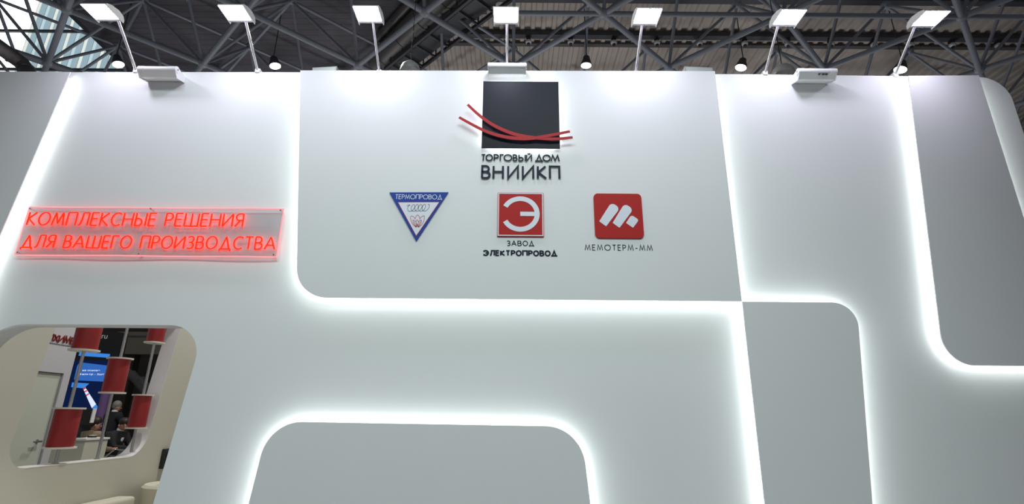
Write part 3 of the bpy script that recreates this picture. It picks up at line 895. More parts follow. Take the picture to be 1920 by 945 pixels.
bay(1389, 127, 8.9, 0.125, (-0.3, 0.05, -0.9), (1.0, 0.96, 0.95), 9, 'lit round lamp left of the sixth arm floodlight')
bay(1688, 131, 8.9, 0.130, (-0.35, 0.05, -0.9), (1.0, 0.95, 0.80), 9, 'lit round lamp at the foot of the last arm floodlight')

# catwalk running diagonally under the roof, and a duct beside it
CZ = 9.75
ca, cb = atz(1010, -40, CZ), atz(760, 150, CZ)
da, db = atz(905, -40, CZ), atz(705, 150, CZ)
cw = thing('roof_catwalk', ((ca + cb) / 2), 'dark catwalk with railings running diagonally under the roof', 'catwalk')
def beam(a, b_, wd, h, name, material, parent):
    a, b_ = Vector(a), Vector(b_); t = (b_ - a).normalized(); s = t.cross(Vector((0, 0, 1))).normalized() * wd / 2; u = s.cross(t).normalized() * h / 2
    vs = [p + i * s + j * u for p in (a, b_) for i, j in ((-1, -1), (1, -1), (1, 1), (-1, 1))]
    return MB().add(vs, [(0, 1, 2, 3), (4, 7, 6, 5), (0, 4, 5, 1), (1, 5, 6, 2), (2, 6, 7, 3), (3, 7, 4, 0)]).build(name, material, parent)
off = Vector(((cb - ca).y, -(cb - ca).x, 0)).normalized() * 0.62
if off.x > 0: off = -off
for o_ in (Vector((0, 0, 0)), off):
    beam(ca + o_, cb + o_, 0.06, 0.09, 'stringer', M['beam'], cw)
beam(ca + off / 2 + Vector((0, 0, 0.06)), cb + off / 2 + Vector((0, 0, 0.06)), 0.40, 0.02, 'deck_plate', M['beam'], cw)
for o_ in (Vector((0, 0, 0)), off):
    for h in (0.5, 0.95): beam(ca + o_ + Vector((0, 0, h)), cb + o_ + Vector((0, 0, h)), 0.03, 0.03, 'rail', M['beam'], cw)
nst = 9
for k in range(nst):
    p = ca + (cb - ca) * (k + 0.5) / nst
    beam(p, p + off, 0.035, 0.05, 'crossbar', M['beam'], cw)
    for o_ in (Vector((0, 0, 0)), off): MB().cyl(p + o_, p + o_ + Vector((0, 0, 0.95)), 0.018, n=6).build('post', M['beam'], cw)
dt = thing('roof_duct', (da + db) / 2, 'round grey air duct beside the catwalk under the roof', 'duct')
MB().cyl(da + Vector((0, 0, 0.5)), db + Vector((0, 0, 0.5)), 0.30, n=24).build('pipe', M['duct'], dt)
for k in range(5):
    p = da + (db - da) * (k + 0.5) / 5 + Vector((0, 0, 0.5)); u = (db - da).normalized() * 0.03
    MB().cyl(p - u, p + u, 0.315, n=24).build('collar', M['duct'], dt)
MB().cyl(da + Vector((0.1, -0.5, 0.9)), db + Vector((0.1, -0.5, 0.9)), 0.12, n=12).build('side_pipe', M['duct'], dt)
# duct bend at the far left
b0 = [atz(-60, 52, 8.2), atz(-10, 82, 8.2), atz(22, 105, 8.2), atz(40, 118, 8.15), atz(50, 132, 8.0), atz(53, 150, 7.7), atz(54, 175, 7.2)]
el = thing('elbow_duct', b0[3], 'brown grey duct elbow at the upper left before the bright glazing', 'duct')
MB().tube(b0, 0.135, 20).build('pipe', M['duct'], el)
for k in (2, 4):
    u = (b0[k + 1] - b0[k]).normalized() * 0.02
    MB().cyl(b0[k] - u, b0[k] + u, 0.15, n=20).build('collar', M['duct'], el)

# glazed gable at the far left
GY = 15.0
gl = bpy.data.objects.new('window_1', None); COL.objects.link(gl); struct(gl)
g0, g1 = aty(118, 4, GY), aty(262, 141, GY)
def gtop(x): return g0.z + (g1.z - g0.z) * (x - g0.x) / (g1.x - g0.x)
tint = [emit('glazing_pale', (0.66, 0.86, 0.95), 0.78), emit('glazing_blue', (0.52, 0.72, 0.82), 0.60), emit('glazing_cream', (0.85, 0.92, 0.86), 0.90), emit('glazing_bright', (0.95, 1.0, 1.0), 2.4)]
gl.location = (0, 0, 0)
xL, xR = aty(-60, 135, GY).x, aty(262, 141, GY).x
xw = aty(45, 60, GY).x
xx = xL; k = 0
while xx < xR - 0.05:
    wdt = 0.17 if k % 2 else 0.26
    xe = min(xx + wdt, xR)
    mt = tint[3] if xx < xw else (tint[1] if k % 2 == 0 else (tint[2] if k % 4 == 1 else tint[0]))
    yo = GY + (0.03 if k % 2 else 0)
    lo_ = g1.z - 1.2
    MB().prism([(xx + 0.004, lo_), (xe - 0.004, lo_), (xe - 0.004, max(gtop(xe), lo_ + 0.1)), (xx + 0.004, max(gtop(xx), lo_ + 0.1))], yo, yo + 0.02).build('pane', mt, gl)
    xx = xe; k += 1
MB().ribbon([(g0.x - 3, gtop(g0.x - 3)), (g1.x + 1, gtop(g1.x + 1))], 0.5, GY - 0.2, GY - 0.03).build('gable_beam', M['beam'], gl)
for zz_ in (0.2, 2.2):
    zc = g1.z + zz_
    xe_ = g0.x + (zc - g0.z) * (g1.x - g0.x) / (g1.z - g0.z)
    MB().box(xL, xe_, GY - 0.10, GY - 0.02, zc - 0.06, zc + 0.06).build('transom', M['beam'], gl)

# far walls of the hall
struct(MB().box(-30, 30, 26, 26.3, 0, 12).build('wall_back', M['hallback']))
# ================================================================== WHAT SHOWS THROUGH THE OPENING
# cable spools on steel rods
RX = SX - ST / 2
def rod_y(pts): return sum(atx(px, py, RX).y for px, py in pts) / len(pts)
rods = [rod_y([(103, 868), (158, 660)]), rod_y([(181, 860), (240, 614)]), rod_y([(244, 855), (289, 646)])]
rlab = ['steel display rod nearest the door, carrying two spools', 'steel display rod in the middle of the wall opening', 'steel display rod next to the right reveal of the opening']
for k, ry in enumerate(rods):
    t = thing('display_rod', (RX, ry, SILL + 0.004), rlab[k], 'rod', 'spool rods in the wall opening')
    MB().cyl((RX, ry, SILL + 0.004), (RX, ry, 2.794), 0.016, n=12).build('pole', M['rod'], t)
    MB().cyl((RX, ry, SILL + 0.004), (RX, ry, SILL + 0.014), 0.032, n=14).build('foot', M['rod'], t)
def spool(k, top, bot, R, label):
    ry = rods[k]
    z0 = atx(bot[0], bot[1], RX).z
    z1 = atx(top[0], top[1], RX).z if isinstance(top, tuple) else z0 + top
    t = thing('cable_spool', (RX, ry, z0), label, 'spool', 'red cable spools on the display rods')
    for z in (z0, z1 - 0.018): MB().lathe([(0.0165, 0), (R, 0), (R, 0.018), (0.0165, 0.018)], (RX, ry, z), 36).build('flange', M['flange'], t)
    MB().lathe([(R * 0.80, 0.0181), (R * 0.82, 0.03), (R * 0.82, z1 - z0 - 0.03), (R * 0.80, z1 - z0 - 0.0181)], (RX, ry, z0), 36).build('wound_cable', M['spool'], t)
    return t
spool(0, (132, 764), (114, 841), 0.147, 'red cable spool low on the left, hiding the door edge')
spool(0, 0.40, (158.5, 659), 0.147, 'red cable spool cut by the top edge beside the maroon lettering')
spool(1, (224.6, 671), (209, 738), 0.138, 'red cable spool in the middle of the opening')
spool(2, 0.40, (289, 644), 0.122, 'red cable spool at the top right of the opening')
spool(2, (268.5, 739.5), (254, 804), 0.122, 'red cable spool low on the right above the seated man')

# lounge seats
so = atx(185, 937, SX + 0.22)
sf = thing('bench_sofa', (SX + 0.3, 1.9, 0), 'cream bench seat along the lounge wall below the opening', 'sofa')
bt = so.z - 0.035
ye = atx(250, 933, SX + 0.22).y
MB().box(SX + 0.03, SX + 0.26, 0.5, ye, 0.14, bt, 0.04).build('backrest', M['sofa'], sf)
MB().box(SX + 0.27, SX + 0.85, 0.5, ye, 0.14, bt - 0.30, 0.05).build('seat', M['sofa'], sf)
for xx in (SX + 0.1, SX + 0.78):
    for yy_ in (0.6, ye - 0.1): MB().cyl((xx, yy_, 0.001), (xx, yy_, 0.15), 0.02, n=10).build('leg', M['chrome'], sf)
tc_ = atx(268, 910, SX + 0.45)
tcx, tcy, tcz = SX + 0.47 + 0.02, tc_.y + 0.68, tc_.z - 0.045
ch = thing('tub_chair', (tcx, tcy, 0), 'cream tub armchair at the far end of the bench seat', 'chair')
sh = MB(); n = 28; R1, R0 = 0.42, 0.30
ringp = []
for k in range(n + 1):
    a = math.radians(150 + 300 * k / n - 60)
    ringp.append(a)
for (ra, rb_, za, zb) in (((R1, R1, 0.06, tcz - 0.03)), ((R1, R1 - 0.03, tcz - 0.03, tcz)), ((R1 - 0.03, R0 + 0.03, tcz, tcz)), ((R0 + 0.03, R0, tcz, tcz - 0.03)), ((R0, R0, tcz - 0.03, 0.40)), ((R0, R1, 0.06, 0.06))):
    vs = []
    for a in ringp: vs += [(tcx + ra * math.cos(a), tcy + ra * math.sin(a), za), (tcx + rb_ * math.cos(a), tcy + rb_ * math.sin(a), zb)]
    sh.add(vs, [(2 * k, 2 * k + 2, 2 * k + 3, 2 * k + 1) for k in range(n)], True)
sh.build('shell', M['sofa'], ch)
MB().lathe([(0.0, 0.06), (0.295, 0.06), (0.295, 0.38), (0.26, 0.42), (0.0, 0.43)], (tcx, tcy, 0), 28).build('seat', M['sofa'], ch)
MB().lathe([(0.0, 0.001), (0.2, 0.001), (0.2, 0.058), (0.0, 0.058)], (tcx, tcy, 0), 20).build('plinth', M['dark'], ch)
p = atx(309, 860, SX)
ic = thing('wall_box', (SX + 0.001, p.y, p.z - 0.14), 'slim black box on the lounge wall right of the opening', 'box')
MB().box(SX + 0.002, SX + 0.05, p.y - 0.10, p.y + 0.14, p.z - 0.12, p.z + 0.13, 0.008).build('case', M['dark'], ic)
MB().box(SX + 0.0505, SX + 0.053, p.y - 0.07, p.y + 0.11, p.z - 0.08, p.z + 0.09).build('front_cover', M['navy'], ic)

# neighbouring stand: wall with door, lettering, counter
NX = -6.70
ns = thing('stand_partition', (NX, 3.4, 0), 'lavender white partition of the neighbouring stand with a doorway', 'wall')
dr_ = atx(118, 700, NX); wall_end = 4.10
dz = dr_.z; dy1 = dr_.y + 0.02; dy0 = dy1 - 0.82
MB().prism([[(1.0, 0), (dy0, 0), (dy0, dz), (dy1, dz), (dy1, 0), (wall_end, 0), (wall_end, 3.1), (1.0, 3.1)]], NX - 0.10, NX, axis='x').build('board', M['neigh'], ns)
dleaf = MB().box(NX - 0.07, NX - 0.03, dy0 + 0.012, dy1 - 0.012, 0.012, dz - 0.012).build('door_leaf', M['doorg'], ns)
hpz = atx(66, 828, NX)
hd = MB().cyl((NX - 0.03, hpz.y + 0.06, hpz.z), (NX + 0.03, hpz.y + 0.06, hpz.z), 0.012, n=10)
hd.box(NX + 0.02, NX + 0.04, hpz.y - 0.06, hpz.y + 0.075, hpz.z - 0.013, hpz.z + 0.013, 0.004)
hd.cyl((NX - 0.03, hpz.y + 0.06, hpz.z), (NX - 0.025, hpz.y + 0.06, hpz.z), 0.028, n=14)
hd.build('door_handle', M['rod'], dleaf)
lt0, lt1 = atx(103, 640, NX), atx(140.5, 645, NX)
tx = thing('maroon_lettering', (NX, lt0.y, lt0.z), 'maroon raised letters over a fine grey line on the lavender partition', 'lettering')
H_ = 0.092
def side_letters(text, y0, y1, z0, H, wd, x0, material, parent):
    for ch_, sts in layout(text, y0, y1, z0, z0 + H, gap=0.15):
        bb = MB()
        for st_2 in sts: bb.ribbon(st_2, wd, -0.012, 0)
        bb.v = [(x0 - v[1], v[0], v[2]) for v in bb.v]
        bb.build('letter', material, parent)
sp_ = (lt1.y - lt0.y)
side_letters('ЛХИМЕ', lt0.y - sp_ * 0.26 - 0.035, lt1.y - 0.035, (lt0.z + lt1.z) / 2 - 0.004, H_, 0.015, NX + 0.001, M['maroon'], tx)
fine = MB()
yy_ = lt0.y - 0.12
while yy_ < lt1.y:
    ww = random.uniform(0.008, 0.03); fine.box(NX + 0.0005, NX + 0.003, yy_, yy_ + ww, lt0.z - 0.045, lt0.z - 0.028); yy_ += ww + 0.007
fine.build('fine_print', M['greycloth'], tx)

ct_ = aty(161, 822, 5.0)
ctr = thing('counter', (ct_.x - 0.5, 5.3, 0), 'cream counter cabinet behind the low left spool', 'counter')
MB().box(ct_.x - 1.1, ct_.x, 5.0, 5.5, 0.0, ct_.z - 0.03).build('body', M['counter'], ctr)
MB().box(ct_.x - 1.12, ct_.x + 0.015, 4.985, 5.52, ct_.z - 0.03, ct_.z).build('worktop', M['sill'], ctr)
mo = thing('black_monitor', (ct_.x - 0.15, 5.25, ct_.z), 'black monitor with a pale edge standing on the cream counter', 'monitor')
m0, m1 = aty(139, 812, 5.22), aty(178, 766, 5.22)
mb_ = aty(150, 796, 5.22)
MB().box(mb_.x, m1.x - 0.012, 5.20, 5.25, mb_.z, m1.z, 0.005).build('back_shell', M['dark'], mo)
MB().box(m1.x - 0.012, m1.x + 0.004, 5.19, 5.26, mb_.z + 0.03, m1.z + 0.004).build('edge_trim', M['white'], mo)
MB().box(mb_.x + 0.005, mb_.x + 0.04, 5.21, 5.24, ct_.z + 0.012, mb_.z + 0.05).box(mb_.x - 0.06, mb_.x + 0.08, 5.14, 5.32, ct_.z + 0.001, ct_.z + 0.014).build('stand', M['dark'], mo)
k0, k1 = aty(128, 815, 5.4), aty(152, 778, 5.4)
km = thing('coffee_machine', ((k0.x + k1.x) / 2, 5.42, ct_.z), 'black boxy machine on the cream counter, left of the monitor', 'machine')
MB().box(k0.x, k1.x, 5.36, 5.49, ct_.z + 0.001, k1.z, 0.01).build('body', M['dark'], km)
MB().box(k0.x + 0.02, k1.x - 0.02, 5.345, 5.36, ct_.z + 0.10, k1.z - 0.05).build('front_cover', M['navy'], km)
tb = aty(172, 808, 5.3)
lp = thing('paper_tray', (tb.x, 5.30, ct_.z), 'dark tray with a pale top beside the black monitor', 'tray')
MB().box(ct_.x - 0.10, tb.x - 0.03, 5.27, 5.36, ct_.z + 0.001, ct_.z + 0.03).build('body', M['dark'], lp)
MB().box(ct_.x - 0.11, tb.x, 5.265, 5.365, ct_.z + 0.03, ct_.z + 0.04).build('top_sheet', M['white'], lp)

# far stand with a blue screen
SYY = 10.0
def F(px, py, y=SYY): p = aty(px, py, y); return (p.x, p.z)
sxa, sxb = F(118, 720)[0], F(206, 720)[0]
zt_, zb_ = F(160, 676)[1], F(160, 772)[1]
scn = thing('blue_screen', ((sxa + sxb) / 2, SYY, zb_), 'tall blue lit screen showing a striped cable, behind the spools', 'screen')
M['scr_dark'] = emit('screen_night_blue', (0.005, 0.014, 0.065), 0.8)
M['scr_cap'] = emit('screen_caption_blue', (0.035, 0.14, 0.50), 0.95)
M['scr_cyan'] = emit('screen_cyan', (0.05, 0.26, 0.80), 0.9)
M['scr_white'] = emit('screen_white', (0.75, 0.82, 1.0), 1.0)
M['scr_red'] = emit('screen_red', (0.65, 0.08, 0.10), 0.8)
MB().box(sxa - 0.05, sxb + 0.05, SYY, SYY + 0.12, 0.001, 2.98).build('cabinet', M['fascia'], scn)
MB().box(sxa, sxb, SYY - 0.01, SYY - 0.001, zb_, zt_).build('display', M['scr_dark'], scn)
cap = [F(147, 679), F(207, 686), F(204, 716), F(139, 713)]
MB().prism(fillet(cap, [0.12, 0, 0, 0.05], 6), SYY - 0.014, SYY - 0.011).build('caption_panel', M['scr_cap'], scn)
MB().prism([F(150, 660), F(207, 664), F(206, 671), F(148, 667)], SYY - 0.014, SYY - 0.011).build('upper_glow', M['scr_cyan'], scn)
MB().prism([F(136, 717), F(168, 719), F(158, 728), F(134, 726)], SYY - 0.014, SYY - 0.011).build('cyan_patch', M['scr_cyan'], scn)
for (a, b_, c_) in (((156, 692.5), (188, 695.5), 'на основе'), ((150, 700), (196, 702.5), 'фильтр - 2шт')):
    x0 = F(*a)[0]; x1 = F(*b_)[0]; z = F((a[0] + b_[0]) / 2, (a[1] + b_[1]) / 2 + 2)[1]
    font_letters(c_, x0, x1, z, z + 0.045, SYY - 0.017, 0.002, M['scr_white'], scn, 0.01)
cab = [F(156, 727), F(160, 725.5), F(181, 758), F(173, 765)]
MB().prism(cab, SYY - 0.018, SYY - 0.012).build('cable_picture', M['scr_white'], scn)
def lerp(p, q, t): return (p[0] + (q[0] - p[0]) * t, p[1] + (q[1] - p[1]) * t)
for t0_, t1_ in ((0, 0.10), (0.18, 0.24), (0.36, 0.42)):
    MB().prism([lerp(cab[0], cab[3], t0_), lerp(cab[1], cab[2], t0_), lerp(cab[1], cab[2], t1_), lerp(cab[0], cab[3], t1_)], SYY - 0.021, SYY - 0.0185).build('red_band', M['scr_red'], scn)
MB().prism([F(173, 765), F(181, 758), F(190, 772), F(188, 785)], SYY - 0.018, SYY - 0.012).build('core_picture', M['scr_cyan'], scn)
fa = thing('black_fascia', (F(210, 640)[0], SYY + 0.3, 2.6), 'black fascia board with a white web suffix above the blue screen', 'sign')
MB().prism([F(186, 616, SYY + 0.2), F(236, 625, SYY + 0.2), F(228, 664, SYY + 0.2), F(180, 660, SYY + 0.2), F(140, 655, SYY + 0.2), F(146, 612, SYY + 0.2)], SYY + 0.2, SYY + 0.3).build('board', M['fascia'], fa)
MB().box(fa.location.x - 1.6, fa.location.x - 1.5, SYY + 0.21, SYY + 0.29, 0.001, 2.8).box(fa.location.x + 0.02, fa.location.x + 0.12, SYY + 0.21, SYY + 0.29, 0.001, 2.8).build('post', M['fascia'], fa)
x0, z0 = F(187.5, 634.5, SYY + 0.19); x1, _z = F(199.5, 635.5, SYY + 0.19)
flat_letters(layout('.ru', x0, x1, z0, z0 + 0.13, gap=0.22), 0.018, SYY + 0.19, SYY + 0.199, M['shirt'], fa)
pc = F(193, 760, 9.6)
pu = thing('purple_column', (pc[0], 9.6, 0), 'purple fabric column right of the blue screen', 'column')
M['purple'] = mat('purple_fabric', (0.16, 0.09, 0.24), 0.7, noise=0.2, scale=30, stretch=(4, 4, 0.2))
MB().lathe([(0.0, 0.0), (0.10, 0.0), (0.10, 2.75), (0.0, 2.75)], (pc[0], 9.6, 0.001), 16).build('fabric', M['purple'], pu)
MB().lathe([(0.0, 2.752), (0.12, 2.752), (0.12, 2.79), (0.0, 2.79)], (pc[0], 9.6, 0), 16).build('cap', M['dark'], pu)
# mezzanine in the distance
mz = thing('mezzanine', (-16, 20, 0), 'tan mezzanine front with dark underside far behind the spools', 'balcony')
z0 = aty(262, 664, 20).z; z1 = aty(262, 622, 20).z
MB().box(-26, -8.5, 20, 21.5, z0, z1).build('parapet', M['tan'], mz)
MB().box(-26, -8.5, 19.98, 20.0, z1 - 0.25, z1 - 0.18).build('rail', M['greycloth'], mz)
for xx in (-22, -17.5, -13, -9.5): MB().box(xx - 0.2, xx + 0.2, 20.2, 20.6, 0, z0).build('pillar', M['hallback'], mz)
for k in range(3):
    a, b_ = aty(228 + 18 * k, 690 + 10 * k, 17), aty(300, 745 + 22 * k, 17)
    MB().cyl(a, b_, 0.16, n=12).build('brace', M['duct'], mz)

# ------------------------------------------------------------------ people
def skin_mesh(name, joints, edges, material, parent, sub=1):
    base = world_of(parent)
    names = list(joints)
    me = bpy.data.meshes.new(name)
    me.from_pydata([Vector(joints[k][0]) - base for k in names], [(names.index(a), names.index(b_)) for a, b_ in edges], [])
    o = bpy.data.objects.new(name, me); COL.objects.link(o)
    o.modifiers.new('skin', 'SKIN').use_smooth_shade = True
    sv = me.skin_vertices[0].data
    for i, k in enumerate(names):
        r = joints[k][1]; sv[i].radius = (r, r) if not isinstance(r, tuple) else r
        sv[i].use_root = (i == 0)
    s_ = o.modifiers.new('sub', 'SUBSURF'); s_.levels = sub; s_.render_levels = sub
    dg = bpy.context.evaluated_depsgraph_get(); dg.update()
    nm_ = bpy.data.meshes.new_from_object(o.evaluated_get(dg))
    nm_.name = name
    o.modifiers.clear(); o.data = nm_
    nm_.materials.clear(); nm_.materials.append(material)
    o.parent = parent
    return o
def person(loc, label, face, seated, lean, jacket, trousers, hair, arms, head_turn=0.0, bun=False, shirt=True):
    """face: heading in degrees (0 = +x); lean: forward lean of the torso; arms: for each side (elbow, wrist) as (forward, side, up) offsets from the shoulder"""
    t = thing('person', loc, label, 'person')
    f = Vector((math.cos(math.radians(face)), math.sin(math.radians(face)), 0)); s = Vector((-f.y, f.x, 0)); u = Vector((0, 0, 1))
    O = Vector(loc)
    up = (u * math.cos(lean) + f * math.sin(lean)); fw = (f * math.cos(lean) - u * math.sin(lean))
    pel = O + u * (0.535 if seated else 0.89)
    J = {}
    waist = pel + up * 0.18; chest = pel + up * 0.38; nb = pel + up * 0.50; nk = pel + up * 0.55 + fw * 0.01
    hf = (f * math.cos(math.radians(head_turn)) + s * math.sin(math.radians(head_turn)))
    hd0 = nk + up * 0.048 + hf * 0.02; cr = hd0 + up * 0.10; top = hd0 + up * 0.17
    J['pel'] = (pel, 0.10); J['waist'] = (waist, 0.10); J['chest'] = (chest, 0.10); J['nb'] = (nb, 0.058); J['nk'] = (nk, 0.052)
    J['hd0'] = (hd0, 0.070); J['cr'] = (cr, 0.088); J['top'] = (top, 0.062)
    E_ = [('pel', 'waist'), ('waist', 'chest'), ('chest', 'nb'), ('nb', 'nk'), ('nk', 'hd0'), ('hd0', 'cr'), ('cr', 'top')]
    JK = {'chest': (chest, (0.175, 0.14)), 'waist': (waist, 0.14), 'hem': (pel - up * 0.03, 0.162), 'nb': (nb - up * 0.02, (0.12, 0.10)), 'col': (nb + up * 0.045, 0.064)}
    EK = [('chest', 'waist'), ('waist', 'hem'), ('chest', 'nb'), ('nb', 'col')]
    TR = {'pel': (pel + u * 0.05, 0.14)}; ET = []
    sh_ = nb - up * 0.03
    for sd, nmm in ((1, 'l'), (-1, 'r')):
        sp2 = sh_ + s * sd * 0.185
        e, w_ = arms[0 if sd == 1 else 1]
        loc3 = lambda a: sp2 + f * a[0] + s * sd * a[1] + u * a[2]
        el_, wr = loc3(e), loc3(w_)
        dr2 = (wr - el_).normalized(); hn = wr + dr2 * 0.07
        J['sh' + nmm] = (sp2, 0.050); J['el' + nmm] = (el_, 0.042); J['wr' + nmm] = (wr, 0.028); J['hn' + nmm] = (hn, 0.036)
        E_ += [('nb', 'sh' + nmm), ('sh' + nmm, 'el' + nmm), ('el' + nmm, 'wr' + nmm), ('wr' + nmm, 'hn' + nmm)]
        pr_ = dr2.cross(f).normalized() if abs(dr2.dot(f)) < 0.9 else u.cross(f).normalized()
        bend = dr2.cross(pr_).normalized()
        for q in range(4):
            b0_ = hn + dr2 * 0.03 + pr_ * (q - 1.5) * 0.021
            ln = (0.062, 0.075, 0.070, 0.052)[q]
            J['fa%d' % q + nmm] = (b0_, 0.0105); J['fb%d' % q + nmm] = (b0_ + dr2 * ln * 0.6 + bend * 0.008, 0.009); J['fc%d' % q + nmm] = (b0_ + dr2 * ln + bend * 0.028, 0.0075)
            E_ += [('hn' + nmm, 'fa%d' % q + nmm), ('fa%d' % q + nmm, 'fb%d' % q + nmm), ('fb%d' % q + nmm, 'fc%d' % q + nmm)]
        th = hn - dr2 * 0.02 + pr_ * 0.042
        J['ta' + nmm] = (th, 0.011); J['tb' + nmm] = (th + dr2 * 0.05 + pr_ * 0.014 + bend * 0.012, 0.009)
        E_ += [('hn' + nmm, 'ta' + nmm), ('ta' + nmm, 'tb' + nmm)]
        JK['sh' + nmm] = (sp2, 0.092); JK['el' + nmm] = (el_, 0.062); JK['wr' + nmm] = (wr - dr2 * 0.015, 0.048)
        EK += [('nb', 'sh' + nmm), ('sh' + nmm, 'el' + nmm), ('el' + nmm, 'wr' + nmm)]
        hip = pel + s * sd * 0.095 - u * 0.03
        if seated: kn = hip + f * 0.42 + s * sd * 0.04; an = Vector((kn.x, kn.y, 0)) + u * 0.08 - f * 0.03
        else: kn = hip - u * 0.43 + f * 0.03; an = kn - u * 0.39 - f * 0.04
        an.z = max(an.z, O.z + 0.07); toe = an + f * 0.15; toe.z = O.z + 0.035
        for k_, p_, r_ in (('hp', hip, 0.085), ('kn', kn, 0.058), ('an', an, 0.040)):
            J[k_ + nmm] = (p_, r_); TR[k_ + nmm] = (p_, r_ + 0.020)
        J['to' + nmm] = (toe, 0.034)
        E_ += [('pel', 'hp' + nmm), ('hp' + nmm, 'kn' + nmm), ('kn' + nmm, 'an' + nmm), ('an' + nmm, 'to' + nmm)]
        ET += [('pel', 'hp' + nmm), ('hp' + nmm, 'kn' + nmm), ('kn' + nmm, 'an' + nmm)]
    skin_mesh('body', J, E_, M['skin'], t)
    skin_mesh('jacket', JK, EK, jacket, t)
    skin_mesh('trousers', TR, ET, trousers, t)
    hh = MB()
    hc = cr - hf * 0.022 + up * 0.022
    hh.ball(hc, 0.098, 16, 10, (1.0, 1.0, 0.98))
    hh.v = [v for v in hh.v]
    hh.ball(hc - hf * 0.022 - up * 0.045, 0.074, 12, 8)
    if bun: hh.ball(hc - hf * 0.085 - up * 0.01, 0.055, 10, 8)
    hh.build('hair', hair, t)
    side2 = Vector((-hf.y, hf.x, 0))
    for sd in (1, -1):
        MB().ball(hd0 + up * 0.06 + hf * 0.072 + side2 * 0.032 * sd, 0.010, 8, 6).build('eye', M['eye'], t)
        MB().ball(hd0 + up * 0.045 + side2 * 0.084 * sd, 0.027, 8, 6, (0.6, 0.6, 1)).build('ear', M['skin'], t)
    MB().ball(hd0 + up * 0.034 + hf * 0.076, 0.014, 8, 6, (1, 1, 1.6)).build('nose', M['skin'], t)
    MB().ball(hd0 - up * 0.012 + hf * 0.066, 0.016, 8, 6, (1, 1, 0.4)).build('mouth', M['lip'], t)
    if shirt:
        MB().lathe([(0.060, 0), (0.070, 0.0), (0.062, 0.040), (0.056, 0.040)], nb + up * 0.045, 16, up).build('collar', M['shirt'], t)
        MB().ball(chest + fw * 0.070 + up * 0.03, 0.080, 12, 8, (0.8, 0.8, 1.3)).build('shirt_front', M['shirt'], t)
    for sd in (1, -1):
        an = J['an' + ('l' if sd == 1 else 'r')][0]
        MB().ball(Vector((an.x, an.y, O.z + 0.05)) + f * 0.06, 0.05, 10, 8, (1.0 + 1.4 * abs(f.x), 1.0 + 1.4 * abs(f.y), 0.95)).build('shoe', M['dark'], t)
    return t
down = ((0.02, 0.06, -0.29), (0.10, 0.05, -0.52))
fwd = ((0.12, 0.05, -0.25), (0.36, -0.06, -0.26))
def chair(loc, face, label, material=None):
    t = thing('seat_chair', loc, label, 'chair', 'chairs of the far stand')
    O = Vector(loc); f = Vector((math.cos(math.radians(face)), math.sin(math.radians(face)), 0)); s = Vector((-f.y, f.x, 0)); u = Vector((0, 0, 1))
    def slab(c, hf_, hs, hu, name, mt):
        vs = [c + f * a * hf_ + s * b_ * hs + u * d * hu for a in (-1, 1) for b_ in (-1, 1) for d in (-1, 1)]
        MB().add(vs, [(0, 1, 3, 2), (4, 6, 7, 5), (0, 4, 5, 1), (2, 3, 7, 6), (0, 2, 6, 4), (1, 5, 7, 3)]).build(name, mt, t)
    slab(O + u * 0.345 + f * 0.06, 0.24, 0.22, 0.02, 'seat', M['white'])
    slab(O + u * 0.62 - f * 0.245, 0.015, 0.21, 0.17, 'backrest', M['white'])
    for a in (-1, 1):
        for b_ in (-1, 1):
            q = O + f * (0.06 + a * 0.2) + s * b_ * 0.19
            MB().cyl(q + u * 0.001, q + u * 0.325, 0.011, n=8).build('leg', M['chrome'], t)
def P2(px, y): p = aty(px, 800, y); return p.x
mx_ = aty(212, 770, 9.2).x
person((mx_, 9.2, 0.0), 'standing grey-haired man in a black suit, seen from behind', 70, False, 0.08, M['suit'], M['suit'], M['greyhair'], (fwd, fwd), -40)
wx = aty(170, 800, 6.3).x
chair((wx, 6.3, 0), 75, 'white chair under the seated person in a fawn jacket')
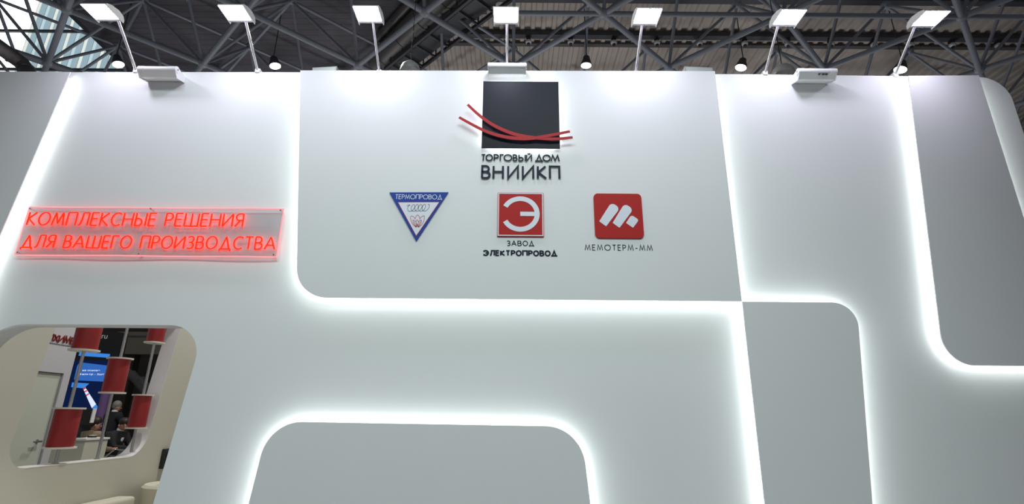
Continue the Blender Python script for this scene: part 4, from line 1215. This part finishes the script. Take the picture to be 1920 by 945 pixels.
person((wx, 6.3, 0.0), 'seated person in a fawn jacket with dark pinned-up hair', 75, True, 0.10, M['tweed'], M['greycloth'], M['darkhair'], (down, fwd), -45, True, False)
lx = aty(215, 800, 7.4).x
chair((lx, 7.4, 0), 10, 'white chair under the man leaning forward in a black suit')
lm = person((lx, 7.4, 0.0), 'seated man in a black suit and white shirt leaning forward', 0, True, 0.25, M['suit'], M['greycloth'], M['darkhair'], (fwd, fwd), -30)
rx_ = aty(262, 800, 9.0).x + 0.1
chair((rx_ + 0.15, 9.0, 0), 190, 'white chair at the far right of the group')
person((rx_ + 0.15, 9.0, 0.0), 'seated person in a dark jacket at the right edge of the opening', 190, True, 0.12, M['suit'], M['suit'], M['darkhair'], (fwd, fwd), 0)
# meeting table between the seated people
tbx = aty(214, 820, 7.9)
tb_ = thing('meeting_table', (lx + 0.72, 8.15, 0), 'white meeting table between the seated people', 'table')
MB().lathe([(0.0, 0.70), (0.42, 0.70), (0.42, 0.73), (0.0, 0.73)], (lx + 0.72, 8.15, 0), 28).build('tabletop', M['white'], tb_)
MB().lathe([(0.0, 0.001), (0.24, 0.001), (0.24, 0.02), (0.03, 0.03), (0.03, 0.70), (0.0, 0.70)], (lx + 0.72, 8.15, 0), 20).build('pedestal', M['chrome'], tb_)
c0, c1 = aty(196, 858, 5.9), aty(216, 842, 5.9)
ca_ = thing('chrome_armrest', (c0.x, 5.9, 0), 'slanting chrome tube of a chair before the seated people', 'chair')
MB().tube([(c0.x - 0.12, 5.9, 0.01), (c0.x - 0.02, 5.9, c0.z - 0.06), tuple(c0), tuple(c1), (c1.x + 0.03, 5.93, c1.z - 0.01), (c1.x + 0.05, 6.2, c1.z - 0.03)], 0.014, 10).build('tube_frame', M['chrome'], ca_)
MB().tube([(c0.x - 0.12, 6.3, 0.01), (c0.x - 0.02, 6.3, c0.z - 0.06), (c0.x, 6.3, c0.z), (c1.x, 6.3, c1.z)], 0.014, 10).build('tube_frame', M['chrome'], ca_)
MB().box(c0.x - 0.02, c1.x + 0.3, 5.95, 6.25, 0.40, 0.44, 0.01).build('seat', M['dark'], ca_)
